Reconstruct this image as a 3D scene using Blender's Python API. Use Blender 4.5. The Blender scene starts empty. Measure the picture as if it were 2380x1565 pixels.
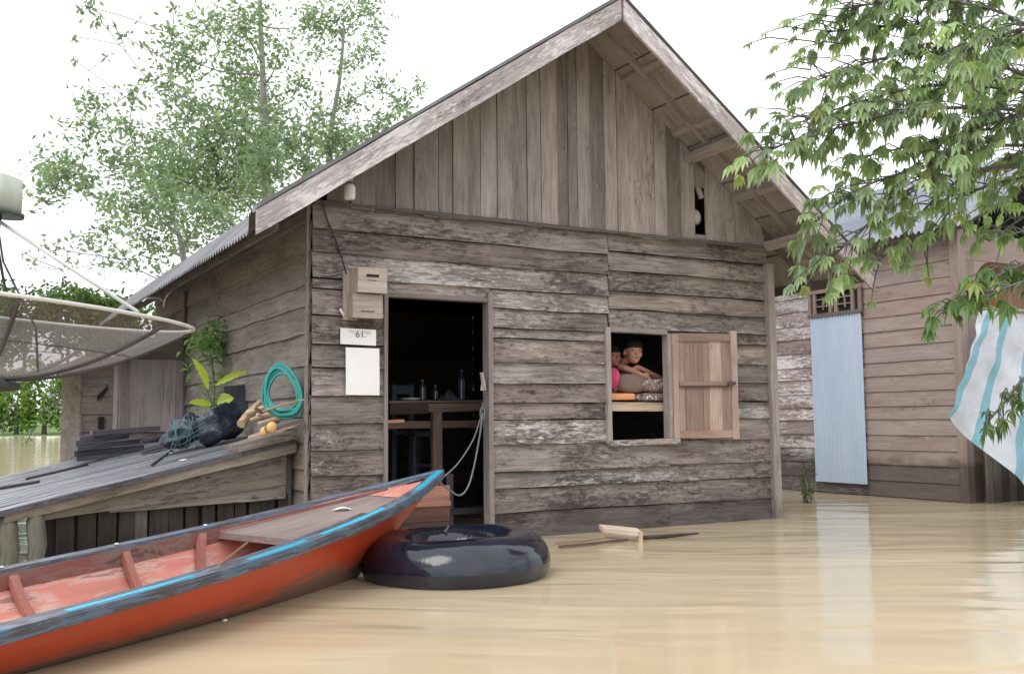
import bpy, math, random
from mathutils import Vector, Matrix, noise
R=math.radians
random.seed(7)
rnd=random.random
uni=random.uniform
SC=bpy.context.scene
COL=SC.collection
V=Vector
# ---------------------------------------------------------------- camera (solved from the photograph)
CAM=V((-2.31744222,-6.98563251,0.925113994)); YAW=0.518554469; PIT=0.0825221338; ROL=-0.00977774216; FPX=2334.68
_fw=V((math.sin(YAW)*math.cos(PIT),math.cos(YAW)*math.cos(PIT),math.sin(PIT)))
_r0=V((math.cos(YAW),-math.sin(YAW),0)); _u0=_r0.cross(_fw)
_r=_r0*math.cos(ROL)+_u0*math.sin(ROL); _u=-_r0*math.sin(ROL)+_u0*math.cos(ROL)
def ray(x,y): return (x-1190)/FPX*_r-(y-782.5)/FPX*_u+_fw
def at(x,y,d): return CAM+ray(x,y)*d                     # a point seen there, d metres into the scene
def hit(x,y,ax,val):
    d=ray(x,y); return CAM+d*((val-CAM[ax])/d[ax])
def setup_camera():
    cd=bpy.data.cameras.new('camera'); co=bpy.data.objects.new('camera',cd); COL.objects.link(co)
    m=Matrix.Identity(4)
    for i in range(3):
        m[i][0]=_r[i]; m[i][1]=_u[i]; m[i][2]=-_fw[i]; m[i][3]=CAM[i]
    co.matrix_world=m
    cd.sensor_width=36; cd.sensor_fit='HORIZONTAL'; cd.lens=36*FPX/2380; cd.clip_end=3000; cd.clip_start=.05
    SC.camera=co
setup_camera()

# ---------------------------------------------------------------- objects
def tag(o,label=None,cat=None,group=None,kind=None):
    if label: o['label']=label
    if cat: o['category']=cat
    if group: o['group']=group
    if kind: o['kind']=kind
    return o
def empty(name,loc,label=None,cat=None,group=None):
    o=bpy.data.objects.new(name,None); COL.objects.link(o); o.location=loc; o.empty_display_size=.1
    return tag(o,label,cat,group)
def wloc(o):
    p=V((0,0,0))
    while o is not None: p+=V(o.location); o=o.parent
    return p
class MB:
    def __init__(s): s.v=[];s.f=[];s.uv=[];s.c=[];s.m=[];s.sm=[]
    def face(s,idx,uv=None,c=(1,0,0),m=0,smooth=False):
        s.f.append(tuple(idx)); s.uv.append(uv or [(0,0)]*len(idx)); s.c.append(c); s.m.append(m); s.sm.append(smooth)
    def add(s,pts):
        n=len(s.v); s.v.extend([V(p) for p in pts]); return n
    def build(s,name,mats,parent=None,origin=None):
        if not isinstance(mats,(list,tuple)): mats=[mats]
        if parent is not None: o0=wloc(parent); loc=V((0,0,0))
        else:
            xs=[p.x for p in s.v];ys=[p.y for p in s.v];zs=[p.z for p in s.v]
            loc=V(origin) if origin is not None else V(((min(xs)+max(xs))/2,(min(ys)+max(ys))/2,min(zs))); o0=loc
        me=bpy.data.meshes.new(name)
        me.from_pydata([tuple(p-o0) for p in s.v],[],s.f)
        me.uv_layers.new(name='UVMap'); me.color_attributes.new('tone','FLOAT_COLOR','CORNER')
        uvs=[];cs=[]
        for fu,c in zip(s.uv,s.c):
            for u in fu: uvs.extend(u); cs.extend((c[0],c[1],c[2],1))
        me.uv_layers['UVMap'].data.foreach_set('uv',uvs); me.color_attributes['tone'].data.foreach_set('color',cs)
        me.polygons.foreach_set('material_index',s.m); me.polygons.foreach_set('use_smooth',s.sm)
        for m in mats: me.materials.append(m)
        me.update()
        o=bpy.data.objects.new(name,me); COL.objects.link(o)
        if parent is not None: o.parent=parent
        else: o.location=loc
        return o
    # a plank from A to B; W = width vector, T = thickness vector
    def plank(s,A,B,W,T,seg=.22,jit=.003,tone=None,W2=None,wear=0.,m=0,b=0):
        A=V(A);B=V(B);W=V(W);T=V(T);W2=V(W2) if W2 is not None else W
        L=(B-A).length; n=max(1,min(60,int(L/seg))); 
        if tone is None: tone=uni(.8,1.18)
        rr=rnd(); c=(tone,rr,wear); w=W.length; w2=W2.length; t=T.length; off=uni(0,50); o2=uni(0,9)
        wd=W.normalized() if w>0 else V((0,0,1)); td=T.normalized() if t>0 else V((0,0,1))
        base=len(s.v)
        for i in range(n+1):
            k=i/n; p=A.lerp(B,k); ww=W.lerp(W2,k)
            j=lambda q: jit*(noise.noise(V((k*L*2.2+off,q*7.3,rr*9)))*1.6+ .6*noise.noise(V((k*L*9+off,q*5,1))))
            a=wd*j(1); bb=wd*j(2); cc=td*j(3)*.5; 
            s.v+= [p+a+cc, p+ww+bb+cc, p+ww+T+bb+cc, p+T+a+cc]
        for i in range(n):
            u0=i/n*L+off;u1=(i+1)/n*L+off; a=base+i*4; e=a+4
            s.face((a,e,e+1,a+1),[(u0,o2),(u1,o2),(u1,o2+w),(u0,o2+w)],c,m)
            s.face((a+1,e+1,e+2,a+2),[(u0,o2+w),(u1,o2+w),(u1,o2+w+t),(u0,o2+w+t)],c,m)
            s.face((a+2,e+2,e+3,a+3),[(u0,o2+w),(u1,o2+w),(u1,o2),(u0,o2)],c,m)
            s.face((a+3,e+3,e,a),[(u0,o2+t),(u1,o2+t),(u1,o2),(u0,o2)],c,m)
        a=base; e=base+n*4
        s.face((a,a+1,a+2,a+3),[(off,o2),(off,o2+w),(off+t,o2+w),(off+t,o2)],c,m)
        s.face((e+3,e+2,e+1,e),[(off,o2),(off,o2+w),(off+t,o2+w),(off+t,o2)],c,m)
    def box(s,c0,c1,**k):
        x0,y0,z0=c0;x1,y1,z1=c1; d=[x1-x0,y1-y0,z1-z0]; k.setdefault('jit',.001)
        ax=max(range(3),key=lambda i:abs(d[i])); o=[i for i in range(3) if i!=ax]
        B=list(c0);B[ax]=c1[ax]; W=[0,0,0];W[o[0]]=d[o[0]];T=[0,0,0];T[o[1]]=d[o[1]]
        if abs(d[o[0]])<abs(d[o[1]]): W,T=T,W
        s.plank(c0,B,W,T,**k)
    def tube(s,pts,rad,seg=8,c=(1,0,0),m=0,cap=True,closed=False,smooth=True):
        pts=[V(p) for p in pts]; n=len(pts); rad=rad if isinstance(rad,(list,tuple)) else [rad]*n
        base=len(s.v); up=V((0,0,1)); L=0
        prev=None; Ls=[]
        for i,p in enumerate(pts):
            if closed: d=pts[(i+1)%n]-pts[i-1]
            else: d=pts[min(i+1,n-1)]-pts[max(i-1,0)]
            if d.length<1e-9: d=V((0,0,1))
            d.normalize()
            if prev is None:
                a=d.cross(up); 
                if a.length<.1: a=d.cross(V((1,0,0)))
            else: a=prev-d*prev.dot(d)
            a.normalize(); prev=a; b=d.cross(a)
            if i: L+=(p-pts[i-1]).length
            Ls.append(L)
            for k in range(seg):
                t=2*math.pi*k/seg; s.v.append(p+(a*math.cos(t)+b*math.sin(t))*rad[i])
        rr=c
        for i in range(n if closed else n-1):
            i2=(i+1)%n
            for k in range(seg):
                k2=(k+1)%seg; r_=rad[i]*6.28/seg
                s.face((base+i*seg+k,base+i*seg+k2,base+i2*seg+k2,base+i2*seg+k),[(Ls[i],k*r_),(Ls[i],k*r_+r_),(Ls[i]+.01 if closed and i2==0 else Ls[i2],k*r_+r_),(Ls[i]+.01 if closed and i2==0 else Ls[i2],k*r_)],rr,m,smooth)
        if cap and not closed:
            s.face([base+k for k in range(seg)][::-1],None,rr,m); s.face([base+(n-1)*seg+k for k in range(seg)],None,rr,m)
    def grid(s,fn,nu,nv,c=(1,0,0),m=0,smooth=True,uvs=1.,two=False,closeu=False):
        base=len(s.v)
        for i in range(nu+1):
            for j in range(nv+1): s.v.append(V(fn(i/nu,j/nv)))
        for i in range(nu):
            for j in range(nv):
                a=base+i*(nv+1)+j; s.face((a,a+nv+1,a+nv+2,a+1),[(i/nu*uvs,j/nv*uvs),((i+1)/nu*uvs,j/nv*uvs),((i+1)/nu*uvs,(j+1)/nv*uvs),(i/nu*uvs,(j+1)/nv*uvs)],c,m,smooth)
    def lathe(s,base,axis,prof,seg=16,c=(1,0,0),m=0):
        axis=V(axis).normalized(); a=axis.cross(V((1,0,0)))
        if a.length<.1: a=axis.cross(V((0,1,0)))
        a.normalize(); b=axis.cross(a); base=V(base); b0=len(s.v)
        for (r,h) in prof:
            for k in range(seg):
                t=2*math.pi*k/seg; s.v.append(base+axis*h+(a*math.cos(t)+b*math.sin(t))*r)
        for i in range(len(prof)-1):
            for k in range(seg):
                k2=(k+1)%seg; s.face((b0+i*seg+k,b0+i*seg+k2,b0+(i+1)*seg+k2,b0+(i+1)*seg+k),[(k/seg,prof[i][1]),((k+1)/seg,prof[i][1]),((k+1)/seg,prof[i+1][1]),(k/seg,prof[i+1][1])],c,m,True)
        s.face([b0+k for k in range(seg)][::-1],None,c,m); s.face([b0+(len(prof)-1)*seg+k for k in range(seg)],None,c,m)
    def leaf(s,p,d,n,L,W,c,fold=.25,droop=.2):
        d=V(d).normalized(); n=V(n); sd=d.cross(n)
        if sd.length<1e-4: sd=d.cross(V((.3,.5,.8)))
        sd.normalize(); n=sd.cross(d).normalized(); b=len(s.v); p=V(p); g=V((0,0,-1))
        q1=p+d*L*.45; q2=p+d*L+g*L*droop
        s.v+=[p, q1+sd*W*.5+n*W*fold, q1-n*W*.05+g*L*droop*.2, q1-sd*W*.5+n*W*fold, q2]
        s.face((b,b+1,b+2),[(0,.5),(.45,1),(.45,.5)],c); s.face((b,b+2,b+3),[(0,.5),(.45,.5),(.45,0)],c)
        s.face((b+1,b+4,b+2),[(.45,1),(1,.5),(.45,.5)],c); s.face((b+2,b+4,b+3),[(.45,.5),(1,.5),(.45,0)],c)
    def rleaf(s,p,L,W,c):   # tiny leaf in a random direction
        d=V((uni(-1,1),uni(-1,1),uni(-1,.7))).normalized(); n=V((uni(-1,1),uni(-1,1),uni(-1,1)))
        sd=d.cross(n).normalized(); b=len(s.v); p=V(p)
        s.v+=[p,p+d*L*.5+sd*W*.5,p+d*L+n*L*.1,p+d*L*.5-sd*W*.5]
        s.face((b,b+1,b+2,b+3),[(0,.5),(.5,1),(1,.5),(.5,0)],c)

# ---------------------------------------------------------------- materials
def newmat(name):
    m=bpy.data.materials.new(name); m.use_nodes=True; nt=m.node_tree; nt.nodes.clear()
    out=nt.nodes.new('ShaderNodeOutputMaterial'); bs=nt.nodes.new('ShaderNodeBsdfPrincipled'); nt.links.new(bs.outputs[0],out.inputs[0])
    return m,nt,bs,out
class NT:
    def __init__(s,nt): s.nt=nt
    def n(s,t,**k):
        x=s.nt.nodes.new(t)
        for a,b in k.items():
            if a.startswith('i_'): x.inputs[int(a[2:])].default_value=b
            else: setattr(x,a,b)
        return x
    def l(s,a,b): s.nt.links.new(a,b)
    def math(s,op,a,b=None,clamp=False):
        x=s.n('ShaderNodeMath',operation=op); x.use_clamp=clamp
        for i,v in enumerate((a,b)):
            if v is None: continue
            if hasattr(v,'links'): s.l(v,x.inputs[i])
            else: x.inputs[i].default_value=v
        return x.outputs[0]
    def noise(s,vec,scale=1,det=4,rough=.55,dist=0.):
        x=s.n('ShaderNodeTexNoise'); x.inputs['Scale'].default_value=scale; x.inputs['Detail'].default_value=det; x.inputs['Roughness'].default_value=rough; x.inputs['Distortion'].default_value=dist
        if vec is not None: s.l(vec,x.inputs['Vector'])
        return x.outputs['Fac']
    def vmul(s,vec,k):
        x=s.n('ShaderNodeVectorMath',operation='MULTIPLY'); s.l(vec,x.inputs[0]); x.inputs[1].default_value=k; return x.outputs[0]
    def vadd(s,vec,k):
        x=s.n('ShaderNodeVectorMath',operation='ADD'); s.l(vec,x.inputs[0])
        if hasattr(k,'links'): s.l(k,x.inputs[1])
        else: x.inputs[1].default_value=k
        return x.outputs[0]
    def ramp(s,fac,stops,interp='LINEAR'):
        x=s.n('ShaderNodeValToRGB'); s.l(fac,x.inputs[0]); cr=x.color_ramp; cr.interpolation=interp
        while len(cr.elements)<len(stops): cr.elements.new(.5)
        for e,(p,c) in zip(cr.elements,stops):
            e.position=p; e.color=(c[0],c[1],c[2],1) if hasattr(c,'__len__') else (c,c,c,1)
        return x.outputs[0]
    def mix(s,fac,a,b,mode='MIX'):
        x=s.n('ShaderNodeMix',data_type='RGBA',blend_type=mode)
        for i,v in ((0,fac),(6,a),(7,b)):
            if hasattr(v,'links'): s.l(v,x.inputs[i])
            else: x.inputs[i].default_value=v if i==0 else (v[0],v[1],v[2],1)
        return x.outputs[2]
    def bump(s,h,strength,dist,bs,normal=None):
        x=s.n('ShaderNodeBump'); x.inputs['Strength'].default_value=strength; x.inputs['Distance'].default_value=dist
        s.l(h,x.inputs['Height'])
        if normal is not None: s.l(normal,x.inputs['Normal'])
        if bs is not None: s.l(x.outputs[0],bs.inputs['Normal'])
        return x.outputs[0]
def wood(name,dark,mid,light,pale=(.46,.42,.41),flake=.5,spots=.35,contrast=1.,rough=.85,wet=False,stain=None):
    m,nt,bs,out=newmat(name); N=NT(nt)
    uv=N.n('ShaderNodeUVMap'); uv.uv_map='UVMap'; at_=N.n('ShaderNodeAttribute'); at_.attribute_name='tone'
    sp=N.n('ShaderNodeSeparateColor'); N.l(at_.outputs['Color'],sp.inputs[0])
    cm=N.n('ShaderNodeCombineXYZ'); N.l(N.math('MULTIPLY',sp.outputs[1],37.),cm.inputs[0]); N.l(N.math('MULTIPLY',sp.outputs[1],91.),cm.inputs[1])
    v=N.vadd(uv.outputs[0],cm.outputs[0])
    grain=N.noise(N.vmul(v,(5,110,1)),1,7,.7,.3)
    grain2=N.noise(N.vmul(v,(2.5,28,1)),1,5,.6,.6)
    blot=N.noise(N.vmul(v,(1.6,5,1)),1,5,.6)
    mixf=N.math('ADD',N.math('ADD',N.math('MULTIPLY',grain,.36),N.math('MULTIPLY',grain2,.34)),N.math('MULTIPLY',blot,.3))
    h=.5-.17/contrast; g=.5+.17/contrast
    col=N.ramp(mixf,[(max(0,h),dark),(.5,mid),(min(1,g),light)])
    # dark mildew
    big=N.noise(N.vmul(v,(1.1,3.,1)),1,3,.5)
    sp1=N.noise(N.vadd(N.vmul(v,(13,34,1)),(7.7,3,0)),1,6,.7,.6)
    dm=N.ramp(N.math('ADD',N.math('MULTIPLY',sp1,.6),N.math('MULTIPLY',big,.5)),[(.50+.16*(1-spots),0.),(.60+.16*(1-spots),1.)])
    col=N.mix(N.math('MULTIPLY',dm,.75),col,tuple(x*.55 for x in dark))
    # pale flaking skin of old wash
    fl=N.noise(N.vadd(N.vmul(v,(9,40,1)),(31.7,13,0)),1,7,.72,.8)
    big2=N.noise(N.vadd(N.vmul(v,(.8,3.2,1)),(11,5,0)),1,3,.5)
    fm=N.ramp(N.math('ADD',N.math('ADD',N.math('MULTIPLY',fl,.62),N.math('MULTIPLY',big2,.5)),N.math('MULTIPLY',sp.outputs[2],.12)),[(.56+.2*(1-flake),0.),(.63+.2*(1-flake),1.)])
    col=N.mix(N.math('MULTIPLY',fm,.8),col,pale)
    if stain:                                              # tide mark left by the flood: wet dark wood close to the water
        geo=N.n('ShaderNodeNewGeometry'); sx=N.n('ShaderNodeSeparateXYZ'); N.l(geo.outputs['Position'],sx.inputs[0])
        nn=N.noise(N.vmul(geo.outputs['Position'],(2.5,2.5,7)),1,5,.6)
        z=N.math('ADD',sx.outputs[2],N.math('MULTIPLY',N.math('SUBTRACT',nn,.5),stain[1]))
        sm=N.ramp(N.math('DIVIDE',z,2.),[(stain[0]/2-.03,1.),(stain[0]/2+.05,0.)])
        col=N.mix(N.math('MULTIPLY',sm,stain[2]),col,(.035,.022,.022))
    tn=N.n('ShaderNodeMix',data_type='RGBA',blend_type='MULTIPLY'); tn.inputs[0].default_value=1; N.l(col,tn.inputs[6]); 
    cc=N.n('ShaderNodeCombineColor'); 
    for i in range(3): N.l(sp.outputs[0],cc.inputs[i])
    N.l(cc.outputs[0],tn.inputs[7]); hs=N.n('ShaderNodeHueSaturation'); N.l(tn.outputs[2],hs.inputs['Color'])
    N.l(N.math('ADD',N.math('MULTIPLY',sp.outputs[1],.4),.72),hs.inputs['Saturation'])
    N.l(hs.outputs[0],bs.inputs['Base Color']); bs.inputs['Roughness'].default_value=rough
    bs.inputs['Specular IOR Level'].default_value=.25 if not wet else .5
    hh=N.math('ADD',N.math('ADD',N.math('MULTIPLY',grain,.5),N.math('MULTIPLY',fm,.5)),N.math('MULTIPLY',dm,-.3))
    N.bump(hh,.6,.006,bs)
    return m
def plain(name,col,rough=.6,var=.25,scale=(6,6,6),metal=0.,bump=.0,bd=.01,col2=None,spec=.4,tone=True,trans=None,det=5,coord='Object',ramp=(.35,.65)):
    m,nt,bs,out=newmat(name); N=NT(nt); tc=N.n('ShaderNodeTexCoord')
    v=N.vmul(tc.outputs[coord],scale); f=N.noise(v,1,det,.6,.2)
    c2=col2 or tuple(x*(1-var) for x in col); c1=col if col2 else tuple(min(1,x*(1+var)) for x in col)
    c=N.ramp(f,[(ramp[0],c2),(ramp[1],c1)])
    if tone:
        a=N.n('ShaderNodeAttribute'); a.attribute_name='tone'; sp=N.n('ShaderNodeSeparateColor'); N.l(a.outputs['Color'],sp.inputs[0])
        cc=N.n('ShaderNodeCombineColor')
        for i in range(3): N.l(sp.outputs[0],cc.inputs[i])
        c=N.mix(1.,c,cc.outputs[0],'MULTIPLY')
    N.l(c,bs.inputs['Base Color']); bs.inputs['Roughness'].default_value=rough; bs.inputs['Metallic'].default_value=metal; bs.inputs['Specular IOR Level'].default_value=spec
    if bump: N.bump(f,bump,bd,bs)
    if trans is not None:
        tb=N.n('ShaderNodeBsdfTranslucent'); N.l(N.mix(1.,c,trans,'MULTIPLY'),tb.inputs[0]); mx=N.n('ShaderNodeMixShader'); mx.inputs[0].default_value=.45
        N.l(bs.outputs[0],mx.inputs[1]); N.l(tb.outputs[0],mx.inputs[2]); N.l(mx.outputs[0],out.inputs[0])
    return m
def leafmat(name,c1,c2,trans=.5,rough=.45,tcol=(1.3,1.5,.6)):
    m,nt,bs,out=newmat(name); N=NT(nt)
    a=N.n('ShaderNodeAttribute'); a.attribute_name='tone'; sp=N.n('ShaderNodeSeparateColor'); N.l(a.outputs['Color'],sp.inputs[0])
    uv=N.n('ShaderNodeUVMap'); uv.uv_map='UVMap'; su=N.n('ShaderNodeSeparateXYZ'); N.l(uv.outputs[0],su.inputs[0])
    c=N.mix(sp.outputs[1],c1,c2)
    c=N.mix(sp.outputs[2],c,(.42,.40,.12))
    rib=N.ramp(N.math('ABSOLUTE',N.math('SUBTRACT',su.outputs[1],.5)),[(0.,1.),(.06,0.)])
    c=N.mix(N.math('MULTIPLY',rib,.35),c,tuple(min(1,x*1.9) for x in c2))
    cc=N.n('ShaderNodeCombineColor')
    for i in range(3): N.l(sp.outputs[0],cc.inputs[i])
    c=N.mix(1.,c,cc.outputs[0],'MULTIPLY'); N.l(c,bs.inputs['Base Color']); bs.inputs['Roughness'].default_value=rough; bs.inputs['Specular IOR Level'].default_value=.4
    tb=N.n('ShaderNodeBsdfTranslucent'); N.l(N.mix(1.,c,tcol,'MULTIPLY'),tb.inputs[0]); mx=N.n('ShaderNodeMixShader'); mx.inputs[0].default_value=trans
    N.l(bs.outputs[0],mx.inputs[1]); N.l(tb.outputs[0],mx.inputs[2]); N.l(mx.outputs[0],out.inputs[0])
    return m
# ---------------------------------------------------------------- material set
W_FRONT=wood('weathered_front_boards',(.066,.050,.046),(.255,.213,.192),(.44,.385,.355),pale=(.60,.555,.54),flake=.66,spots=.66,contrast=1.3,stain=(.20,.22,.7))
W_GABLE=wood('weathered_gable_boards',(.12,.095,.088),(.30,.258,.24),(.46,.41,.39),pale=(.5,.46,.44),flake=.42,spots=.3)
W_SIDE=wood('weathered_side_boards',(.09,.075,.062),(.225,.193,.165),(.35,.31,.275),flake=.25,spots=.35)
W_BARGE=wood('bargeboard_wood',(.16,.125,.13),(.36,.315,.315),(.52,.475,.48),pale=(.66,.63,.64),flake=.85,spots=.45,contrast=1.2)
W_SOFF=wood('soffit_boards',(.13,.11,.10),(.27,.24,.225),(.37,.34,.32),flake=.2,spots=.2)
W_FRAME=wood('frame_wood',(.14,.115,.105),(.31,.265,.245),(.42,.375,.35),flake=.5,spots=.15)
W_SHUT=wood('shutter_wood',(.17,.10,.08),(.33,.22,.175),(.45,.335,.275),pale=(.58,.5,.42),flake=.3,spots=.2)
W_NEIGH=wood('neighbour_boards',(.16,.12,.105),(.32,.255,.228),(.42,.355,.325),pale=(.5,.44,.41),flake=.4,spots=.2,contrast=.8,stain=(.40,.5,.65))
W_NEIGHP=wood('neighbour_pale_boards',(.15,.10,.09),(.31,.24,.225),(.50,.44,.43),pale=(.74,.70,.71),flake=.98,spots=.6,stain=(.46,.4,.75))
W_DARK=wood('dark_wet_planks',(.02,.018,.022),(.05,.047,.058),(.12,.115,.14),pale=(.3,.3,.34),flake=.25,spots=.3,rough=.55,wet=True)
W_SHED=wood('shed_boards',(.06,.05,.042),(.16,.138,.115),(.26,.23,.195),pale=(.42,.4,.36),flake=.3,spots=.4,stain=(.2,.14,.5))
W_SHEDTOP=wood('wet_slate_planks',(.05,.05,.06),(.15,.15,.175),(.30,.305,.34),pale=(.5,.51,.55),flake=.55,spots=.6,rough=.38,wet=True)
W_RAW=wood('raw_yellow_wood',(.22,.15,.10),(.42,.32,.22),(.56,.46,.35),pale=(.65,.52,.36),flake=.2,spots=.1)
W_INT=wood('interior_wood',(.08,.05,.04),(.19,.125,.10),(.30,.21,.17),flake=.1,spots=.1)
W_PINK=wood('stained_red_boards',(.20,.09,.06),(.36,.19,.14),(.48,.3,.22),flake=.3,spots=.2,stain=(.26,.08,.7))
W_ORANGE=wood('orange_brown_boards',(.16,.07,.03),(.3,.15,.07),(.4,.23,.12),flake=.05,spots=.1)
W_POST=wood('round_post_wood',(.13,.11,.10),(.27,.24,.22),(.38,.345,.33),flake=.35,spots=.2,stain=(.13,.1,.4))
METAL=plain('rusty_corrugated_roof',(.22,.23,.25),.5,.2,(1.5,9,1.5),.3,col2=(.12,.11,.11),spec=.5)
METALB=plain('new_corrugated_roof',(.26,.29,.33),.36,.15,(.8,.8,.8),.5,col2=(.16,.18,.21),spec=.5)
SHEETBLUE=plain('pale_blue_sheet',(.52,.60,.72),.5,.1,(3,3,.8),.15,col2=(.42,.51,.64),det=4,ramp=(.2,.7),spec=.5)
BLACKGAP=plain('dark_interior',(.02,.018,.018),.9,.2,tone=False)  # flat near-black standing in for the unlit depth of openings
IRON=plain('dull_iron',(.12,.10,.09),.6,.3,(30,30,30),.6)

# ---------------------------------------------------------------- the stilt house
L=4.42; D=6.0; XA=2.30; ZA=4.27; XL=-.62; ZL=2.27; XR=5.08; ZR=2.24; OV=.70
def roof_z(x): return ZA+(x-XA)*((ZA-ZL)/(XA-XL)) if x<XA else ZA-(x-XA)*((ZA-ZR)/(XR-XA))
house=empty('wooden_house',(2.21,3.,0),'weathered grey plank house with steep gable roof, standing in brown floodwater behind the red boat','house')
DOOR=(.56,1.455,-.3,1.885); WIN=(2.585,3.21,.755,1.665)
def lap_rows(mb,zs,x0,x1,openings,m=0,wear=0.):
    for z1,z0 in zip(zs[:-1],zs[1:]):
        cuts=sorted({x0,x1,*[o[0] for o in openings if x0<o[0]<x1],*[o[1] for o in openings if x0<o[1]<x1]})
        tone=uni(.72,1.15); wr=uni(-.7,.5)
        pieces=[]
        for a,b in zip(cuts[:-1],cuts[1:]):
            op=[o for o in openings if o[0]<=a+1e-6 and o[1]>=b-1e-6]
            if not op: pieces.append((a,b,z0,z1))
            else:
                o=op[0]
                if z1<=o[2] or z0>=o[3]: pieces.append((a,b,z0,z1))
                else:
                    if z0<o[2]-.012: pieces.append((a,b,z0,o[2]))
                    if z1>o[3]+.012: pieces.append((a,b,o[3],z1))
        merged=[]
        for q in pieces:
            if merged and abs(merged[-1][1]-q[0])<1e-6 and merged[-1][2:]==q[2:]: merged[-1]=(merged[-1][0],q[1],q[2],q[3])
            else: merged.append(q)
        for a,b,c,d in merged:
            out=-.036 if c==z0 else -.018
            # lower edge stands proud, upper edge tucked under the board above
            mb.plank((a,out-.004,c-.002 if c==z0 else c),(b,out-.004+uni(-.004,.004),(c-.002 if c==z0 else c)+uni(-.006,.006)),(0,.028,d-c-.004),(0,.016,0),seg=.12,jit=.0055,tone=tone*uni(.95,1.05),wear=wr)
mb=MB()
top=[2.545,2.33,2.155,1.97]
for s_ in range(3):
    lap_rows(mb,top[s_:s_+2],0,2.60,[DOOR])
rt=[2.545,2.36,2.195,2.02,1.865,1.70,1.595,1.415,1.245,1.08,.925,.735,.53,.385,.195,-.02,-.25]
lap_rows(mb,rt[:5],2.604,L,[WIN])
lap_rows(mb,rt[4:],WIN[1],L,[WIN])
lt=[1.97,1.895,1.70,1.486,1.318,1.112,.913,.726,.545,.36,.18,-.02,-.25]
lap_rows(mb,lt,0,DOOR[0],[])
mt=[1.97,1.816,1.66,1.58,1.39,1.22,1.064,.93,.735,.52,.39,.2,-.0,-.22]
lap_rows(mb,mt[:3],DOOR[1],2.60,[WIN]); 
lap_rows(mb,mt[2:9],DOOR[1],WIN[0],[])
lap_rows(mb,[.745]+mt[9:],DOOR[1],WIN[1],[])
lap_rows(mb,[1.865,1.70],2.604,WIN[1],[]); mb.plank((2.604,-.026,1.66),(WIN[1],-.026,1.66),(0,.008,.05),(0,.014,0))
for (a_,b_,c_,d_) in ((.03,DOOR[0]-.02,-.3,2.5),(DOOR[1]+.02,WIN[0]-.02,-.3,1.9),(DOOR[0]-.02,WIN[0]-.02,1.95,2.5),(WIN[0]-.02,WIN[1]+.02,WIN[3]+.01,2.5),(WIN[0]-.02,WIN[1]+.02,-.3,WIN[2]-.02),(WIN[1]+.02,L-.02,-.3,2.5)): mb.box((a_,-.003,c_),(b_,-.0005,d_),tone=.22,seg=1.)  # dark backing sheets: lap shadow between the boards put in as colour
# lintel strip between third row and door
mb.plank((DOOR[0],-.02,1.885),(DOOR[1],-.02,1.885),(0,.0,.09),(0,.016,0),tone=1.25)
mb.build('front_wall',W_FRONT,house)
# gable of upright boards
mb=MB(); gx=[.10,.28,.47,.64,.79,.875,1.0,1.12,1.25,1.37,1.52,1.66,1.80,1.93,2.09,2.20,2.29,2.42,2.57,2.70,2.83,2.97,3.1,3.235,3.40,3.56]
tones=[.58,.62,.6,.7,.66,.8,.72,.95,.8,1.0,.92,.85,.95,1.0,.62,.72,1.0,.60,1.12,1.05,1.15,1.1,1.12,.55,1.15,1.15]
def gboard(a,b,tone,y=-.045,zb=2.50):
    zb+=uni(-.008,.012); yy=y+uni(-.006,.006); c=.02
    za=max(zb+.03,roof_z(a)-.05); zc=max(zb+.03,roof_z(b)-.05)
    n=8; base=len(mb.v); rr=rnd(); off=uni(0,40); o2=uni(0,9)
    if a<XA<b: zp=ZA-.05
    def quad(a,b,za,zc):
        n=10; base=len(mb.v)
        for i in range(n+1):
            k=i/n; ja=.003*noise.noise(V((a*9,k*5,0)))
            for x,zt in ((a,za),(b,zc)):
                for t in (0,c): mb.v.append(V((x+ja,yy+t,zb+(zt-zb)*k)))
        for i in range(n):
            q=base+i*4; h0=i/n*(za-zb)+off; h1=(i+1)/n*(za-zb)+off; w=b-a
            for (p0,p1) in ((0,2),(2,3),(3,1),(1,0)):
                u0=(0 if p0 in(0,1) else w)+o2; u1=(0 if p1 in (0,1) else w)+o2+(.02 if abs(p0-p1)==1 else 0)
                mb.face((q+p0,q+p1,q+4+p1,q+4+p0),[(h0,u0),(h0,u1),(h1,u1),(h1,u0)],(tone,rr,0))
        mb.face((base,base+1,base+3,base+2),None,(tone,rr,0)); q=base+n*4; mb.face((q,q+2,q+3,q+1),None,(tone,rr,0))
    quad(a,b,za,zc)
for i in range(len(gx)-1):
    gboard(gx[i]+.002,gx[i+1]-.002,tones[i]*uni(.96,1.04),-.045-(.012 if i%3==1 else 0))
gboard(3.685,3.99,1.1); gboard(3.994,4.40,1.02)
gboard(3.564,3.684,.8,-.04,3.02)
def gshort(a,b): pass
mb.plank((3.56,-.03,2.49),(3.69,-.03,2.49),(0,0,.09),(0,.02,0),tone=1.0)
gw=mb.build('gable_wall',W_GABLE,house)
mb=MB(); mb.plank((3.63,-.022,3.06),(3.69,-.022,2.93),(-.045,0,-.02),(0,.02,0),tone=1.1); 
mb.plank((.0,-.065,2.50),(L,-.065,2.50),(0,.0,.03),(0,.05,0),tone=.38,jit=.004); mb.build('ledge_strip',W_GABLE,house)
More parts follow.
